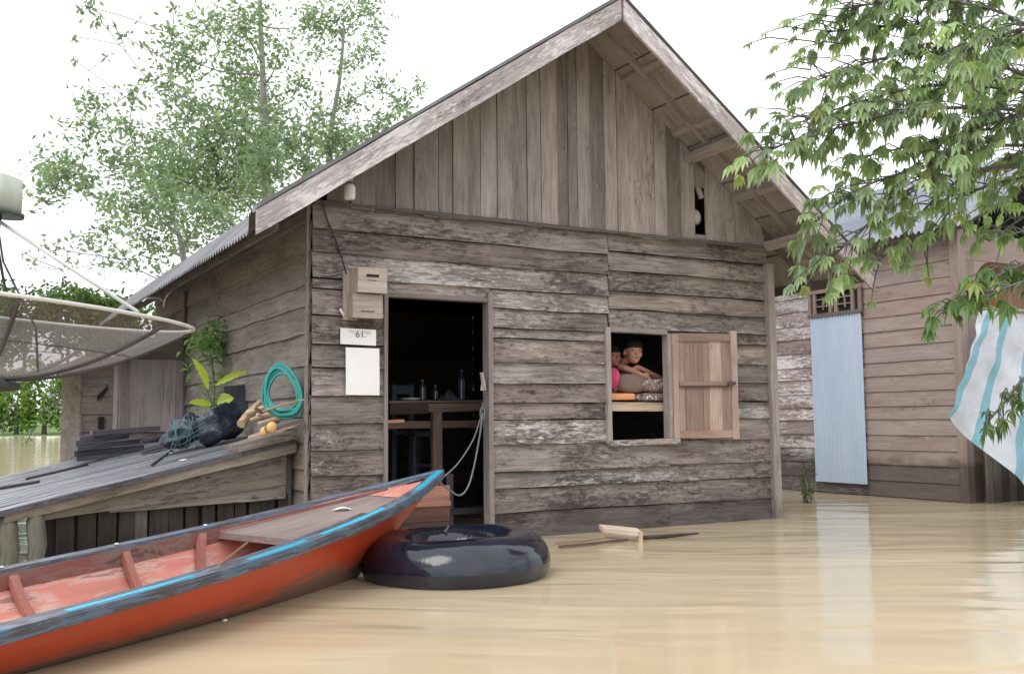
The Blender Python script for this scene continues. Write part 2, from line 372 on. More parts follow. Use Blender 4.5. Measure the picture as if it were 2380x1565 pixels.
# side wall towards the shed (x = 0)
mb=MB(); zs=[2.62,2.40,2.18,1.935,1.78,1.575,1.345,1.12,.975,.79,.60,.45,.27,.08,-.2]
for z1,z0 in zip(zs[:-1],zs[1:]):
    for (ya,yb) in ((.0,4.15),(4.16,D)):
        tl=uni(-.012,.012)
        mb.plank((-.028,ya,z0-.014),(-.028+uni(-.004,.004),yb,z0-.014+tl),(.022,0,z1-z0+.014-tl*.5),(.016,0,0),seg=.15,jit=.007,tone=uni(.82,1.18))
mb.plank((-.045,4.12,.1),(-.045,4.12,2.35),(0,.05,0),(.03,0,0),tone=.6)
mb.plank((-.042,-.022,-.25),(-.042,-.022,2.52),(0,.035,0),(.016,0,0),tone=1.0)
mb.build('side_wall',W_SIDE,house)
mb=MB()
for z1,z0 in zip(zs[:-1],zs[1:]): mb.plank((L+.028,.0,z0),(L+.028,D,z0),(-.02,0,z1-z0+.01),(-.016,0,0),tone=uni(.8,1.1),seg=.5)
mb.build('side_wall',W_SIDE,house)
mb=MB()
zz=-.2
while zz<4.2:
    x0=0;x1=L
    if zz>2.5: x0=XA-(ZA-zz-.15)/((ZA-ZL)/(XA-XL)); x1=XA+(ZA-zz-.15)/((ZA-ZR)/(XR-XA)); x0=max(0,x0);x1=min(L,x1)
    if x1-x0>.1: mb.plank((x0,D,zz),(x1,D,zz),(0,0,.225),(0,-.02,0),seg=.6)
    zz+=.22
mb.build('back_wall',W_SIDE,house)
# inside: dark floor and inner lining of the gable
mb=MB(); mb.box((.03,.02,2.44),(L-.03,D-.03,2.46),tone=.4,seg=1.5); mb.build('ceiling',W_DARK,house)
# roof: corrugated sheets, ridge cap, bargeboards, rafters, soffit
def slope(mb,xe,ze,y0,y1,tone_fn):
    n=int((y1-y0)/.0127); rows=5; base=len(mb.v)
    ks=[0,.25,.5,.75,.87,.93,1.0]; rows=6
    for i in range(n+1):
        y=y0+(y1-y0)*i/n; w=.017*math.sin(2*math.pi*y/.0762)
        for j in range(rows+1):
            k=ks[j]; x=XA+(xe-XA)*k; z=ZA+(ze-ZA)*k-(1.0*max(0,k-.87) if xe<0 and y>-OV+.10 else 0); mb.v.append(V((x,y,z+w+.004*noise.noise(V((x*2,y*2,0))))))
    for i in range(n):
        for j in range(rows):
            a=base+i*(rows+1)+j; c=(tone_fn(i*.0127,j),0,0)
            mb.face((a,a+1,a+rows+2,a+rows+1),[(0,0)]*4,c,0,True)
shn=[uni(.8,1.15) for _ in range(40)]
mb=MB(); slope(mb,XL,ZL,-OV,D+.3,lambda y,j:shn[int(y/.7)]); slope(mb,XR,ZR,-OV,D+.3,lambda y,j:shn[20+int(y/.7)])
roof=mb.build('roof',METAL,house)
mb=MB()
for s_,xe in ((-1,XL),(1,XR)):
    mb.plank((XA,-OV+.01,ZA+.016),(XA,D+.3,ZA+.016),(s_*.17,0,-.118),(0,0,.004),seg=.5)
mb.build('ridge_cap',METAL,roof)
def along(x,dz,y): return V((x,y,roof_z(x)+dz))
for nm,xa,xb in (('bargeboard',XA-.012,-.60),('bargeboard',XA+.012,XR+.0)):
    mb=MB(); A=along(xa,-.185,-OV-.02); B=along(xb,-.175,-OV-.02)
    mb.plank(A,B,(0,0,.17),(0,.024,0),seg=.1,jit=.005,tone=1.0 if xb<0 else 1.15,W2=(0,0,.165),wear=.2); bo=mb.build(nm,W_BARGE,house); mb=MB(); mb.plank(A+V((0,.0,.185)),B+V((0,.0,.175)),(0,0,.028),(0,.10,0),seg=.3,jit=.003,tone=.9 if xb<0 else .35); mb.build('edge_flashing',METAL,bo)
# underside: sheathing panels and rafters
mb=MB()
for s_,xe,ze in ((-1,XL,ZL),(1,XR,ZR)):
    N_=7
    for i in range(N_):
        ke=.865 if xe<0 else 1.; k0=i/N_*ke+.003; k1=(i+1)/N_*ke-.003
        p=lambda k,y: V((XA+(xe-XA)*k,y,ZA+(ze-ZA)*k-.042))
        for y0,y1 in ((-OV+.01,-.03),(-.03,D)):
            a=p(k0,y0);b=p(k1,y0)
            mb.plank(a,b,(0,y1-y0,0),(0,0,.012),seg=.2,jit=.002,tone=uni(.8,1.15))
mb.build('soffit',W_SOFF,roof)
for s_,xe,ze in ((-1,XL,ZL),(1,XR,ZR)):
    for y in (-.33,-.02):
        mb=MB(); A=V((XA+s_*.03,y-.02,ZA-.115)); ke=.86 if xe<0 else .98; B=V((XA+(xe-XA)*ke,y-.02,ZA+(ze-ZA)*ke-.115)); mb.plank(A,B,(0,.045,0),(0,0,.07),tone=1.05 if y<-.1 else .5,seg=.3); mb.build('rafter',W_SOFF,roof)
for x in (3.3,4.0,4.75,2.75,1.5,.3):
    mb=MB(); z=roof_z(x)-.075; dz=(ZA-ZR)/(XR-XA)*.05*(1 if x>XA else -1)
    mb.plank((x,-OV,z),(x,-.03,z),(.05,0,-dz),(0,0,.03),tone=1.1); mb.build('purlin',W_SOFF,roof)
for x,zz in ((3.44,-.20),(4.36,-.25)):
    mb=MB(); z=roof_z(x)+zz; mb.plank((x,-OV+.02,z+.02),(x,-.05,z),(.07,0,-.03),(0,0,.05),tone=1.1); mb.build('bracket',W_FRAME,house)
mb=MB(); mb.plank((XL+.16,-OV+.06,ZL-.10),(XL+.16,D+.2,ZL-.10),(0,0,.10),(.025,0,0),tone=.6); mb.build('fascia',W_SIDE,house)
mb=MB(); mb.plank((XR-.03,-OV+.02,ZR-.09),(XR-.03,D+.2,ZR-.09),(0,0,.09),(-.025,0,0),tone=.6); mb.build('fascia',W_SIDE,house)
# corner post
mb=MB(); mb.plank((L-.02,-.075,-.3),(L-.035,-.075,2.36),(.085,0,0),(0,.085,0),tone=1.15,seg=.15,jit=.003); mb.build('corner_post',W_POST,house)
# door frame
mb=MB()
mb.plank((DOOR[0]-.012,-.052,-.2),(DOOR[0]-.012,-.052,1.885),(.03,0,0),(0,.09,0),tone=.75)
mb.plank((DOOR[1]-.03,-.055,-.2),(DOOR[1]-.03,-.055,1.93),(.042,0,0),(0,.10,0),tone=.8)
mb.plank((DOOR[0]+.02,-.05,1.855),(DOOR[1]-.03,-.05,1.855),(0,.09,0),(0,0,.03),tone=.7)
mb.build('door_frame',W_FRAME,house)
# window: frame, sill and the open shutter
x0,x1,z0,z1=WIN; mb=MB(); t=.045
mb.plank((x0-.035,-.06,z0-.03),(x0-.035,-.06,z1+.035),(t,0,0),(0,.08,0),tone=1.1)
mb.plank((x1-.01,-.06,z0-.0),(x1-.01,-.06,z1+.0),(t,0,0),(0,.08,0),tone=1.05)
mb.plank((x0+.01,-.058,z1-.005),(x1-.01,-.058,z1-.005),(0,0,.035),(0,.08,0),tone=.9)
wf=mb.build('window_frame',W_FRAME,house)
mb=MB(); mb.plank((x0-.02,-.08,z0-.055),(x1+.09,-.08,z0-.045),(0,0,.045),(0,.10,0),tone=1.2,wear=.5); mb.build('sill',W_FRONT,wf)
hx=V((x1+.035,-.062,0)); sd=V((3.83,-.235,0))-hx; sd.z=0; wl=.615; sd=sd.normalized(); sn=V((-sd.y,sd.x,0)); 
def sp_(u,z,o=0): return hx+sd*u+sn*o+V((0,0,z))
mb=MB(); zs0,zs1=z0-.0,z1+.0; us=[.05,.115,.20,.285,.345,.46,.555]; tn=[.95,.8,.75,.9,1.35,.85]
for i in range(6):
    mb.plank(sp_(us[i],zs0+.05),sp_(us[i],zs1-.05),sd*(us[i+1]-us[i]-.002),sn*.015,tone=tn[i],wear=.3 if i==4 else 0.)
sh=mb.build('shutter',W_SHUT,house)
mb=MB()
mb.plank(sp_(0,zs0,-.012),sp_(0,zs1,-.012),sd*.055,sn*.03,tone=1.15); mb.plank(sp_(.55,zs0-.015,-.012),sp_(.55,zs1+.03,-.012),sd*.06,sn*.03,tone=1.2)
mb.plank(sp_(.057,zs0+.0,-.01),sp_(.548,zs0+.0,-.01),(0,0,.065),sn*.026,tone=1.1); mb.plank(sp_(.057,zs1-.065,-.01),sp_(.548,zs1-.065,-.01),(0,0,.07),sn*.026,tone=.72)
mb.build('shutter_frame',W_SHUT,sh)
mb=MB(); mb.plank(sp_(.058,1.21,-.014),sp_(.547,1.21,-.014),(0,0,.038),sn*.02,tone=.85); mb.plank(sp_(.058,1.197,-.02),sp_(.52,1.197,-.02),(0,0,.01),sn*.02,tone=.3); mb.build('shutter_batten',W_SHUT,sh)
mb=MB(); mb.tube([sp_(.50,1.222,-.03),sp_(.58,1.226,-.034)],.008,6); mb.tube([sp_(.50,1.236,-.03),sp_(.58,1.24,-.034)],.006,6); mb.box(tuple(sp_(.52,1.21,-.022)),tuple(sp_(.52,1.21,-.022)+V((.035,-.02,.04)))); mb.build('latch',IRON,sh)
# the pale round thing behind the missing gable board
mb=MB(); c_=V((3.66,.10,2.76))
mb.lathe(c_+V((0,0,-.07)),(0,0,1),[(.02,0),(.055,.012),(.07,.045),(.07,.09),(.05,.13),(.02,.15)],16)
tag(mb.build('white_jar',plain('white_plastic',(.7,.68,.66),.4,.05)),'pale round jar showing through the missing board of the gable','jar')
# back annex seen beyond the shed
AY=4.15
annex=empty('annex',(-.6,AY+.8,0),'low plank annex with upright door boards, behind the satellite dish','annex')
mb=MB(); zs=[1.62,1.42,1.22,1.04,.86,.66,.45,.2,-.1]
for z1,z0 in zip(zs[:-1],zs[1:]): mb.plank((-1.06,AY,z0-.01),(-.74,AY,z0-.01),(0,.02,z1-z0+.01),(0,.02,0),tone=uni(.8,1.1),seg=.08,jit=.006)
for z1,z0 in zip([.9,.66,.45,.2],[.66,.45,.2,-.1]): mb.plank((-.74,AY,z0-.01),(-.03,AY,z0-.01),(0,.02,z1-z0+.01),(0,.02,0),tone=uni(.7,.95))
mb.plank((-.74,AY,1.6),(-.03,AY,1.6),(0,0,.09),(0,.02,0),tone=.9); mb.plank((-.74,AY,1.69),(-.03,AY,1.69),(0,0,.02),(0,.02,0),W2=(0,0,.2))
for y1,y0 in ((AY+1.8,AY),): 
    for z1,z0 in zip(zs[:-1],zs[1:]): mb.plank((-1.06,y0,z0),(-1.06,y1,z0),(0,0,z1-z0),(.02,0,0),tone=.9,seg=.4)
mb.build('wall',W_SIDE,annex)
mb=MB(); xs=[-.73,-.67,-.58,-.44,-.24,-.12,-.03]; tn=[1.15,.72,.95,1.0,1.15,.9]
for i in range(6): mb.plank((xs[i],AY-.022,.84),(xs[i],AY-.022,1.6),(xs[i+1]-xs[i]-.003,0,0),(0,.018,0),tone=tn[i])
mb.plank((-.745,AY-.04,.84),(-.745,AY-.04,1.62),(.04,0,0),(0,.04,0),tone=1.25)
mb.build('door',W_FRAME,annex)
mb=MB(); mb.plank((-.90,AY-.02,1.18),(-.80,AY-.016,1.28),(0,.01,.05),(0,.012,0),seg=.02,jit=.02,tone=1.); mb.build('dark_hole_patch',BLACKGAP,annex); mb=MB(); mb.box((-.885,AY-.02,.875),(-.825,AY-.012,1.0)); mb.build('dark_hole_patch',BLACKGAP,annex)  # black patches laid on the wall for the darkness inside its holes
mb=MB()
ar=lambda x,y: V((x,y,1.93+x*.33+.02*noise.noise(V((x*8,y*3,0)))))
for i in range(9):
    y=AY-.35+i*.26; mb.plank(ar(.0,y),ar(-1.85+uni(-.08,.05),y),(0,.25,0),(0,0,.012),seg=.07,jit=.012,tone=uni(.75,1.1),wear=1)
mb.plank(ar(-.0,AY-.36)+V((0,0,-.05)),ar(-1.8,AY-.36)+V((0,0,-.05)),(0,0,.05),(0,.03,0),seg=.06,jit=.01,tone=1.1,wear=1.)
mb.build('roof',W_FRAME,annex)
# ---------------------------------------------------------------- things on the front wall
box=empty('meter_box',(.4,-.03,1.6),'pale wooden electricity meter box of two stepped boxes beside the doorway','meter box')
W_BOX=wood('meter_box_wood',(.28,.22,.18),(.45,.38,.33),(.56,.49,.44),flake=.1,spots=.05)
mb=MB(); mb.plank((.225,-.055,1.665),(.225,-.055,2.03),(.10,0,0),(0,.022,0),tone=1.05); mb.build('back_board',W_BOX,box)
def crate(x0,x1,z0,z1,y0,y1,tone):
    mb=MB(); zm=z0+(z1-z0)*.47
    mb.plank((x0,y0,z0),(x1,y0,z0),(0,0,zm-z0-.002),(0,.012,0),tone=tone); mb.plank((x0,y0,zm),(x1,y0,zm),(0,0,z1-zm),(0,.012,0),tone=tone*.95)
    mb.plank((x0,y0+.012,z0),(x0,y0+.012,z1),(0,y1-y0-.012,0),(.012,0,0),tone=tone*.9); mb.plank((x1-.012,y0+.012,z0),(x1-.012,y0+.012,z1),(0,y1-y0-.012,0),(.012,0,0),tone=tone*.9)
    mb.plank((x0+.013,y0+.013,z1-.012),(x1-.013,y0+.013,z1-.012),(0,y1-y0-.013,0),(0,0,.011),tone=tone); mb.plank((x0+.013,y0+.013,z0+.002),(x1-.013,y0+.013,z0+.002),(0,y1-y0-.013,0),(0,0,.011),tone=tone*.7)
    return mb
crate(.27,.495,1.852,2.035,-.23,-.03,1.1).build('upper_box',W_BOX,box)
crate(.255,.485,1.675,1.845,-.17,-.03,.95).build('lower_box',W_BOX,box)
for a_,b_ in (((.335,-.234,1.965),(.43,-.2295,1.985)),((.345,-.233,1.938),(.41,-.2295,1.942)),((.315,-.1735,1.718),(.42,-.1695,1.724))): mb=MB(); mb.box(a_,b_); mb.build('slot',BLACKGAP,box)  # dark inside of the slots painted as black bars on the boxes
PAPER=plain('white_card',(.86,.86,.85),.6,.02,tone=False)
pl=MB(); pl.plank((.205,-.050,1.488),(.482,-.050,1.483),(0,.002,.118),(0,.003,0),jit=.0005,tone=1); 
plate=pl.build('house_number_plate',PAPER); tag(plate,'small white number plate reading 61 under the meter box','number plate')
INK=plain('grey_ink',(.16,.17,.18),.7,.1,tone=False); INKL=plain('faint_ink',(.55,.56,.57),.7,.1,tone=False)
def text(s,loc,size,mat,parent,name='number'):
    cu=bpy.data.curves.new(name,'FONT'); cu.body=s; cu.size=size; cu.extrude=.0006
    o=bpy.data.objects.new(name,cu); COL.objects.link(o); dg=bpy.context.evaluated_depsgraph_get(); dg.update(); me=bpy.data.meshes.new_from_object(o.evaluated_get(dg)); bpy.data.objects.remove(o)
    me.materials.clear(); me.materials.append(mat); o=bpy.data.objects.new(name,me); COL.objects.link(o); o.parent=parent; o.location=V(loc)-wloc(parent); o.rotation_euler=(R(90),0,0); return o
text('61',(.318,-.0535,1.541),.072,INK,plate)
for a,b,z in ((.27,.31,1.578),(.274,.305,1.586),(.385,.44,1.582),(.392,.445,1.573),(.40,.43,1.566),(.385,.405,1.543)): mb=MB(); mb.box((a,-.0535,z),(b,-.0515,z+.0035),tone=1); mb.build('faint_print',INKL,plate)
pp=MB(); pp.grid(lambda u,v:(.245+u*.262,-.054-.006*math.sin(u*3)-.003*math.sin(v*5),1.12+v*.345-.003*u),10,10)
tag(pp.build('notice_paper',plain('white_paper',(.88,.88,.87),.7,.02,tone=False)),'blank white paper notice pinned left of the doorway','notice')
# lamp and its cable under the left roof edge
lp=empty('wall_lamp',(.235,-.14,2.56),'white jar shaped lamp hanging under the left roof edge','lamp')
mb=MB(); mb.lathe((.235,-.15,2.535),(0,0,1),[(.033,0),(.04,.008),(.042,.03),(.042,.085),(.036,.105),(.02,.115)],18); mb.build('glass_jar',plain('milky_glass',(.78,.8,.84),.25,.02),lp)
mb=MB(); mb.lathe((.24,-.14,2.67),(0,0,1),[(.02,0),(.024,.02),(.03,.045),(.034,.05),(.034,.06)],12); mb.tube([(.24,-.14,2.73),(.26,-.12,2.80),(.27,-.06,2.83)],.008,6); mb.build('lamp_holder',plain('pink_plastic',(.5,.33,.3),.5,.1),lp)
CABLE=plain('black_cable',(.03,.028,.03),.5,.2)
def bez(pts,n=8):
    pts=[V(p) for p in pts]; out=[]
    P_=[pts[0]]+pts+[pts[-1]]
    for i in range(1,len(P_)-2):
        for k in range(n):
            t=k/n; a,b,c,d=P_[i-1],P_[i],P_[i+1],P_[i+2]
            out.append(.5*((2*b)+(c-a)*t+(2*a-5*b+4*c-d)*t*t+(3*b-a-3*c+d)*t**3))
    out.append(pts[-1]); return out
def wire(name,pts,r,mat,label,cat,seg=6,group=None):
    mb=MB(); mb.tube(bez(pts),r,seg); return tag(mb.build(name,mat),label,cat,group)
wire('power_cable',[hit(748,462,1,-.07),hit(757,500,1,-.05),hit(775,545,1,-.055),hit(790,585,1,-.05),hit(805,636,1,-.09)],.0065,CABLE,'black cable running down to the top of the meter box','cable')
mb=MB(); a=hit(780,716,1,-.05); b=hit(790,717,1,-.06); c=hit(800,733,1,-.07)
mb.tube([a,b],.006,6,m=1); mb.tube([b,c],.011,6,m=0)
tag(mb.build('bent_hook',[plain('white_plastic_tube',(.75,.73,.72),.5,.05),IRON]),'small bent white pipe hook left of the meter box','hook')
mb=MB(); mb.tube(bez([(.02,-.045,2.0),(.10,-.05,1.985),(.2,-.05,2.01)]),.002,4); mb.tube(bez([(.06,-.045,1.9),(.14,-.05,1.895),(.22,-.05,1.93)]),.002,4)
tag(mb.build('thin_wire',plain('pale_string',(.5,.48,.48),.7,.1)),'thin pale string from the house corner to the meter box','string')
# white wire loops under the eave
WHT=plain('white_cable',(.62,.6,.6),.5,.1)
wire('cable_loop',[hit(332,700,1,3.2),hit(345,692,1,3.1),hit(370,693,1,3.1),hit(380,700,1,3.2)],.008,WHT,'short pale cable loop under the eave, nearer the dish','cable')
wire('cable_loop',[hit(380,712,1,3.2),hit(386,690,1,3.1),hit(402,673,1,3.0),hit(425,660,1,2.9)],.008,WHT,'longer pale cable loop rising along the side wall under the eave','cable')

# ---------------------------------------------------------------- inside the doorway
tb=empty('table',(1.7,1.2,0),'rough wooden table with bottles on it, inside the dark doorway','table')
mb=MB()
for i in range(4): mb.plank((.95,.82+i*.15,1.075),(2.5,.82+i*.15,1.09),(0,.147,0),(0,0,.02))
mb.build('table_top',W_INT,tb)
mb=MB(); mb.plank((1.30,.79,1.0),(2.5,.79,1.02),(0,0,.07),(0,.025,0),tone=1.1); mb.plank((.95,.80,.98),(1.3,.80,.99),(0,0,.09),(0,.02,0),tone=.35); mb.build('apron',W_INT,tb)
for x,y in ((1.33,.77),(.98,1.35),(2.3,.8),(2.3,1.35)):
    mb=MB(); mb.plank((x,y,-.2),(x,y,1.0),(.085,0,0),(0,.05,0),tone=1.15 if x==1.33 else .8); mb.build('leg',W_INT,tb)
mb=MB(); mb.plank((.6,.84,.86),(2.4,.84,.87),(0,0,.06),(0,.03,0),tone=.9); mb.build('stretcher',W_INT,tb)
mb=MB(); mb.plank((.5,.20,.905),(.80,.16,.915),(0,.12,0),(0,0,.022),tone=1.5)
tag(mb.build('shelf_board',W_PINK),'short pale pinkish shelf board just inside the left door jamb','shelf')
BOT=plain('clear_plastic_bottle',(.05,.06,.075),.1,.1,spec=.8)
def bottle(x,y,z,h,r,label):
    mb=MB(); pr=[(r*.8,0),(r,.01)]; n=5
    for i in range(n): pr+= [(r,h*(.08+.11*i)),(r*.86,h*(.13+.11*i))]
    pr+=[(r,h*.64),(r*.8,h*.76),(r*.35,h*.88),(r*.33,h)]
    mb.lathe((x,y,z),(0,0,1),pr,14); o=mb.build('bottle',BOT); tag(o,label,'bottle',group='bottles on the inside table')
    mc=MB(); mc.lathe((x,y,z+h),(0,0,1),[(r*.4,0),(r*.4,.018)],10); mc.build('cap',plain('blue_cap',(.1,.2,.4),.4,.1),o)
p=hit(1073,915,1,.95); bottle(p.x,.95,1.105,.25,.036,'tallest clear bottle on the table, right of the doorway')
p=hit(982,915,1,.9); bottle(p.x,.9,1.10,.16,.033,'short clear bottle on the left of the table')
p=hit(1012,915,1,1.0); bottle(p.x,1.0,1.10,.12,.03,'smallest dark bottle between the other two bottles')
mb=MB(); q=hit(1042,925,1,.98)
def cl(u,v):
    x=-.10+.2*u; y=-.09+.18*v; e=(1-abs(2*u-1)**2)*(1-abs(2*v-1)**2); return (q.x+x,.98+y,1.105+e*(.05+.10*abs(noise.noise(V((x*14,y*14,3))))))
mb.grid(cl,20,20,c=(1,.3,0)); tag(mb.build('crumpled_bag',plain('grey_plastic_film',(.08,.085,.1),.3,.2,(20,20,20))),'crumpled grey bag lying on the table between two bottles','bag')
mb=MB(); p=hit(957,928,1,.86); mb.lathe((p.x,.9,1.10),(0,0,1),[(.05,0),(.085,.012),(.088,.02)],18); tag(mb.build('plate',plain('white_enamel',(.6,.62,.65),.3,.05)),'shallow pale plate at the left end of the inside table','plate')
ch=empty('chair',(1.0,2.0,0),'dim bluish chair frame standing behind the table in the doorway','chair')
CH=plain('blue_grey_paint',(.16,.19,.25),.5,.2)
x0=hit(912,900,1,2.0).x; x1=hit(952,900,1,2.0).x
for x in (x0,x1): mb=MB(); mb.box((x,2.0,-.2),(x+.045,2.04,1.28)); mb.build('back_post',CH,ch)
mb=MB(); mb.box((x0+.05,2.005,1.19),(x1,2.035,1.27)); mb.build('back_rail',CH,ch)
mb=MB(); mb.box((x0,2.05,.8),(x1+.3,2.45,.83)); mb.build('seat',CH,ch)
for x in (x0,x1+.26): mb=MB(); mb.box((x,2.41,-.2),(x+.045,2.45,.8)); mb.build('leg',CH,ch)
fr=empty('stool',(1.35,1.6,0),'thin legged stool deep in the doorway behind the table leg','stool')
for px in (960,1003): 
    p=hit(px,1000,1,1.7); mb=MB(); mb.box((p.x,1.7,-.2),(p.x+.035,1.73,.78)); mb.build('leg',CH,fr)
mb=MB(); a=hit(960,1000,1,1.7).x; b=hit(1003,1000,1,1.7).x; mb.box((a,1.66,.78),(b+.04,1.95,.81)); mb.build('seat',CH,fr)
mb=MB(); mb.box((a+.036,1.705,.50),(b,1.725,.52)); mb.build('rung',CH,fr)
# half height partition in the doorway
part=empty('low_partition',(.85,.10,0),'low reddish board partition across the left half of the doorway, behind the bow','partition')
mb=MB(); pz=[-.2,.02,.155,.275,.43]
for i in range(4): mb.plank((.575,.09,pz[i]),(1.15,.09,pz[i]),(0,0,pz[i+1]-pz[i]-.004),(0,.02,0),tone=[.5,.6,.75,1.15][i])
mb.plank((.575,.07,.27),(1.15,.07,.275),(0,0,.03),(0,.02,0),tone=1.5); mb.build('boards',W_PINK,part)
st=empty('step_frame',(1.3,.35,0),'dark submerged step frame inside the right half of the doorway','steps')
for x in (1.22,1.26): pass
mb=MB(); mb.plank((1.20,.35,.17),(1.9,.35,.17),(0,.05,0),(0,0,.05),tone=.6); mb.build('rail',W_DARK,st); mb=MB(); mb.plank((1.255,.36,-.2),(1.255,.36,.5),(.06,0,0),(0,.03,0),tone=1.2); mb.build('post',W_DARK,st)
# rag on the door jamb
mb=MB(); a=hit(1124,880,1,-.05); 
mb.grid(lambda u,v:(a.x-.035+.04*u*(1.1-v*.5),-.06-.02*math.sin(u*7+v*3),a.z-.09+.14*v),6,8); tag(mb.build('rag',plain('pink_rag',(.5,.42,.4),.9,.1)),'small pale rag caught on the right door jamb','rag')

# ---------------------------------------------------------------- inside the window
bd=empty('bunk',(3.1,.35,1.04),'raw wooden bunk edge with mats crossing the open window','bunk')
mb=MB()
for i in range(4): mb.plank((2.3,.06+i*.15,1.055),(3.9,.06+i*.15,1.04),(0,.147,0),(0,0,.02),tone=1.2)
mb.build('bunk_boards',W_RAW,bd)
mb=MB(); mb.plank((2.3,.04,1.0),(3.9,.04,.985),(0,0,.055),(0,.02,0),tone=1.15); mb.build('bunk_edge',W_RAW,bd)
def batik(name,a,b,c):
    m,nt,bs,out=newmat(name); N=NT(nt); tc=N.n('ShaderNodeTexCoord'); v=N.vmul(tc.outputs['Object'],(24,24,30)); x=N.n('ShaderNodeTexVoronoi'); x.inputs['Scale'].default_value=1; N.l(v,x.inputs['Vector'])
    col=N.ramp(x.outputs['Distance'],[(.0,c),(.28,c),(.32,a),(.5,b),(.7,a)]); N.l(col,bs.inputs['Base Color']); bs.inputs['Roughness'].default_value=.8; return m
BAT=batik('patterned_cloth',(.10,.07,.07),(.32,.24,.21),(.66,.58,.55))
def pillow(name,c,sx,sy,sz,mat,label,cat,wr=.0,p=2.6):
    mb=MB(); 
    def fn(u,v):
        a=2*math.pi*u; b=math.pi*(v-.5); s=lambda t,e: math.copysign(abs(t)**e,t); e=2/p
        x=s(math.cos(b),e)*s(math.cos(a),e); y=s(math.cos(b),e)*s(math.sin(a),e); z=s(math.sin(b),e)
        k=1+wr*noise.noise(V((x*3,y*3,z*3)))+wr*.6*noise.noise(V((x*8,y*8,z*8)))
        return (c[0]+sx*x*k,c[1]+sy*y*k,c[2]+sz*z*k)
    mb.grid(fn,28,16); return tag(mb.build(name,mat),label,cat)
pillow('foam_mat',(2.72,.16,1.118),.235,.09,.030,plain('orange_foam',(.75,.33,.17),.8,.08),'orange foam mat edge under the child, left half of the window','mat',.02,7)
pillow('folded_cloth',(3.25,.17,1.115),.27,.10,.038,BAT,'flat folded patterned cloth beside the orange mat in the window','cloth',.06,4)
pillow('bolster',(2.935,.17,1.235),.15,.10,.085,plain('dull_tan_cloth',(.22,.15,.12),.9,.15),'dull tan bolster under the folded arms of the child','bolster',.05,3)
pillow('patterned_pillow',(3.22,.15,1.215),.24,.10,.062,BAT,'plump patterned pillow right of the tan bolster','pillow',.08,2.6)
# ---------------------------------------------------------------- people
SKIN=plain('brown_skin',(.46,.24,.165),.5,.08,(20,20,20),spec=.4,tone=False); SKIN2=plain('darker_brown_skin',(.36,.18,.13),.5,.08,(20,20,20),spec=.4,tone=False)  # SKIN2 is a darker brown for the second child
HAIR=plain('black_hair',(.018,.014,.012),.7,.3,(60,60,60),bump=.8,tone=False,spec=.25); EYEW=plain('eye_white',(.28,.24,.22),.2,.02,tone=False); EYED=plain('eye_dark',(.02,.012,.01),.15,.02,tone=False); LIP=plain('lips',(.32,.12,.10),.45,.05,tone=False)
def skinned(name,chains,mat,parent,vox=.0045,extra=None,smooth=6):
    """one continuous body: every chain is a run of overlapping rounded segments, fused by a voxel remesh"""
    mb=MB()
    for ch in chains:
        pts=[V(c[:3]) for c in ch]; rad=[c[3] for c in ch]
        pp=bez([tuple(p) for p in pts],5); rr=[]
        for i in range(len(pts)-1):
            for k in range(5): rr.append(rad[i]+(rad[i+1]-rad[i])*k/5)
        rr.append(rad[-1]); mb.tube(pp,rr,12)
        for p,r_ in ((pts[0],rad[0]),(pts[-1],rad[-1])): mb.lathe(p-V((0,0,r_)),(0,0,1),[(r_*math.sin(t)+.0003,r_-r_*math.cos(t)) for t in [math.pi*i/8 for i in range(9)]],12)
    if extra: extra(mb)
    o=mb.build(name,mat,parent); r=o.modifiers.new('r','REMESH'); r.mode='VOXEL'; r.voxel_size=vox; r.use_smooth_shade=True
    s=o.modifiers.new('s','SMOOTH'); s.iterations=smooth; s.factor=.5
    dg=bpy.context.evaluated_depsgraph_get(); dg.update(); me=bpy.data.meshes.new_from_object(o.evaluated_get(dg)); o.modifiers.clear(); old=o.data; o.data=me; bpy.data.meshes.remove(old)
    return o
def ell(mb,c,a,b,d,ax=None,n=16):
    M=ax or Matrix.Identity(3)
    mb.grid(lambda u,v: V(c)+M@V((a*math.cos(math.pi*(v-.5))*math.cos(2*math.pi*u),b*math.cos(math.pi*(v-.5))*math.sin(2*math.pi*u),d*math.sin(math.pi*(v-.5)))),n,n)
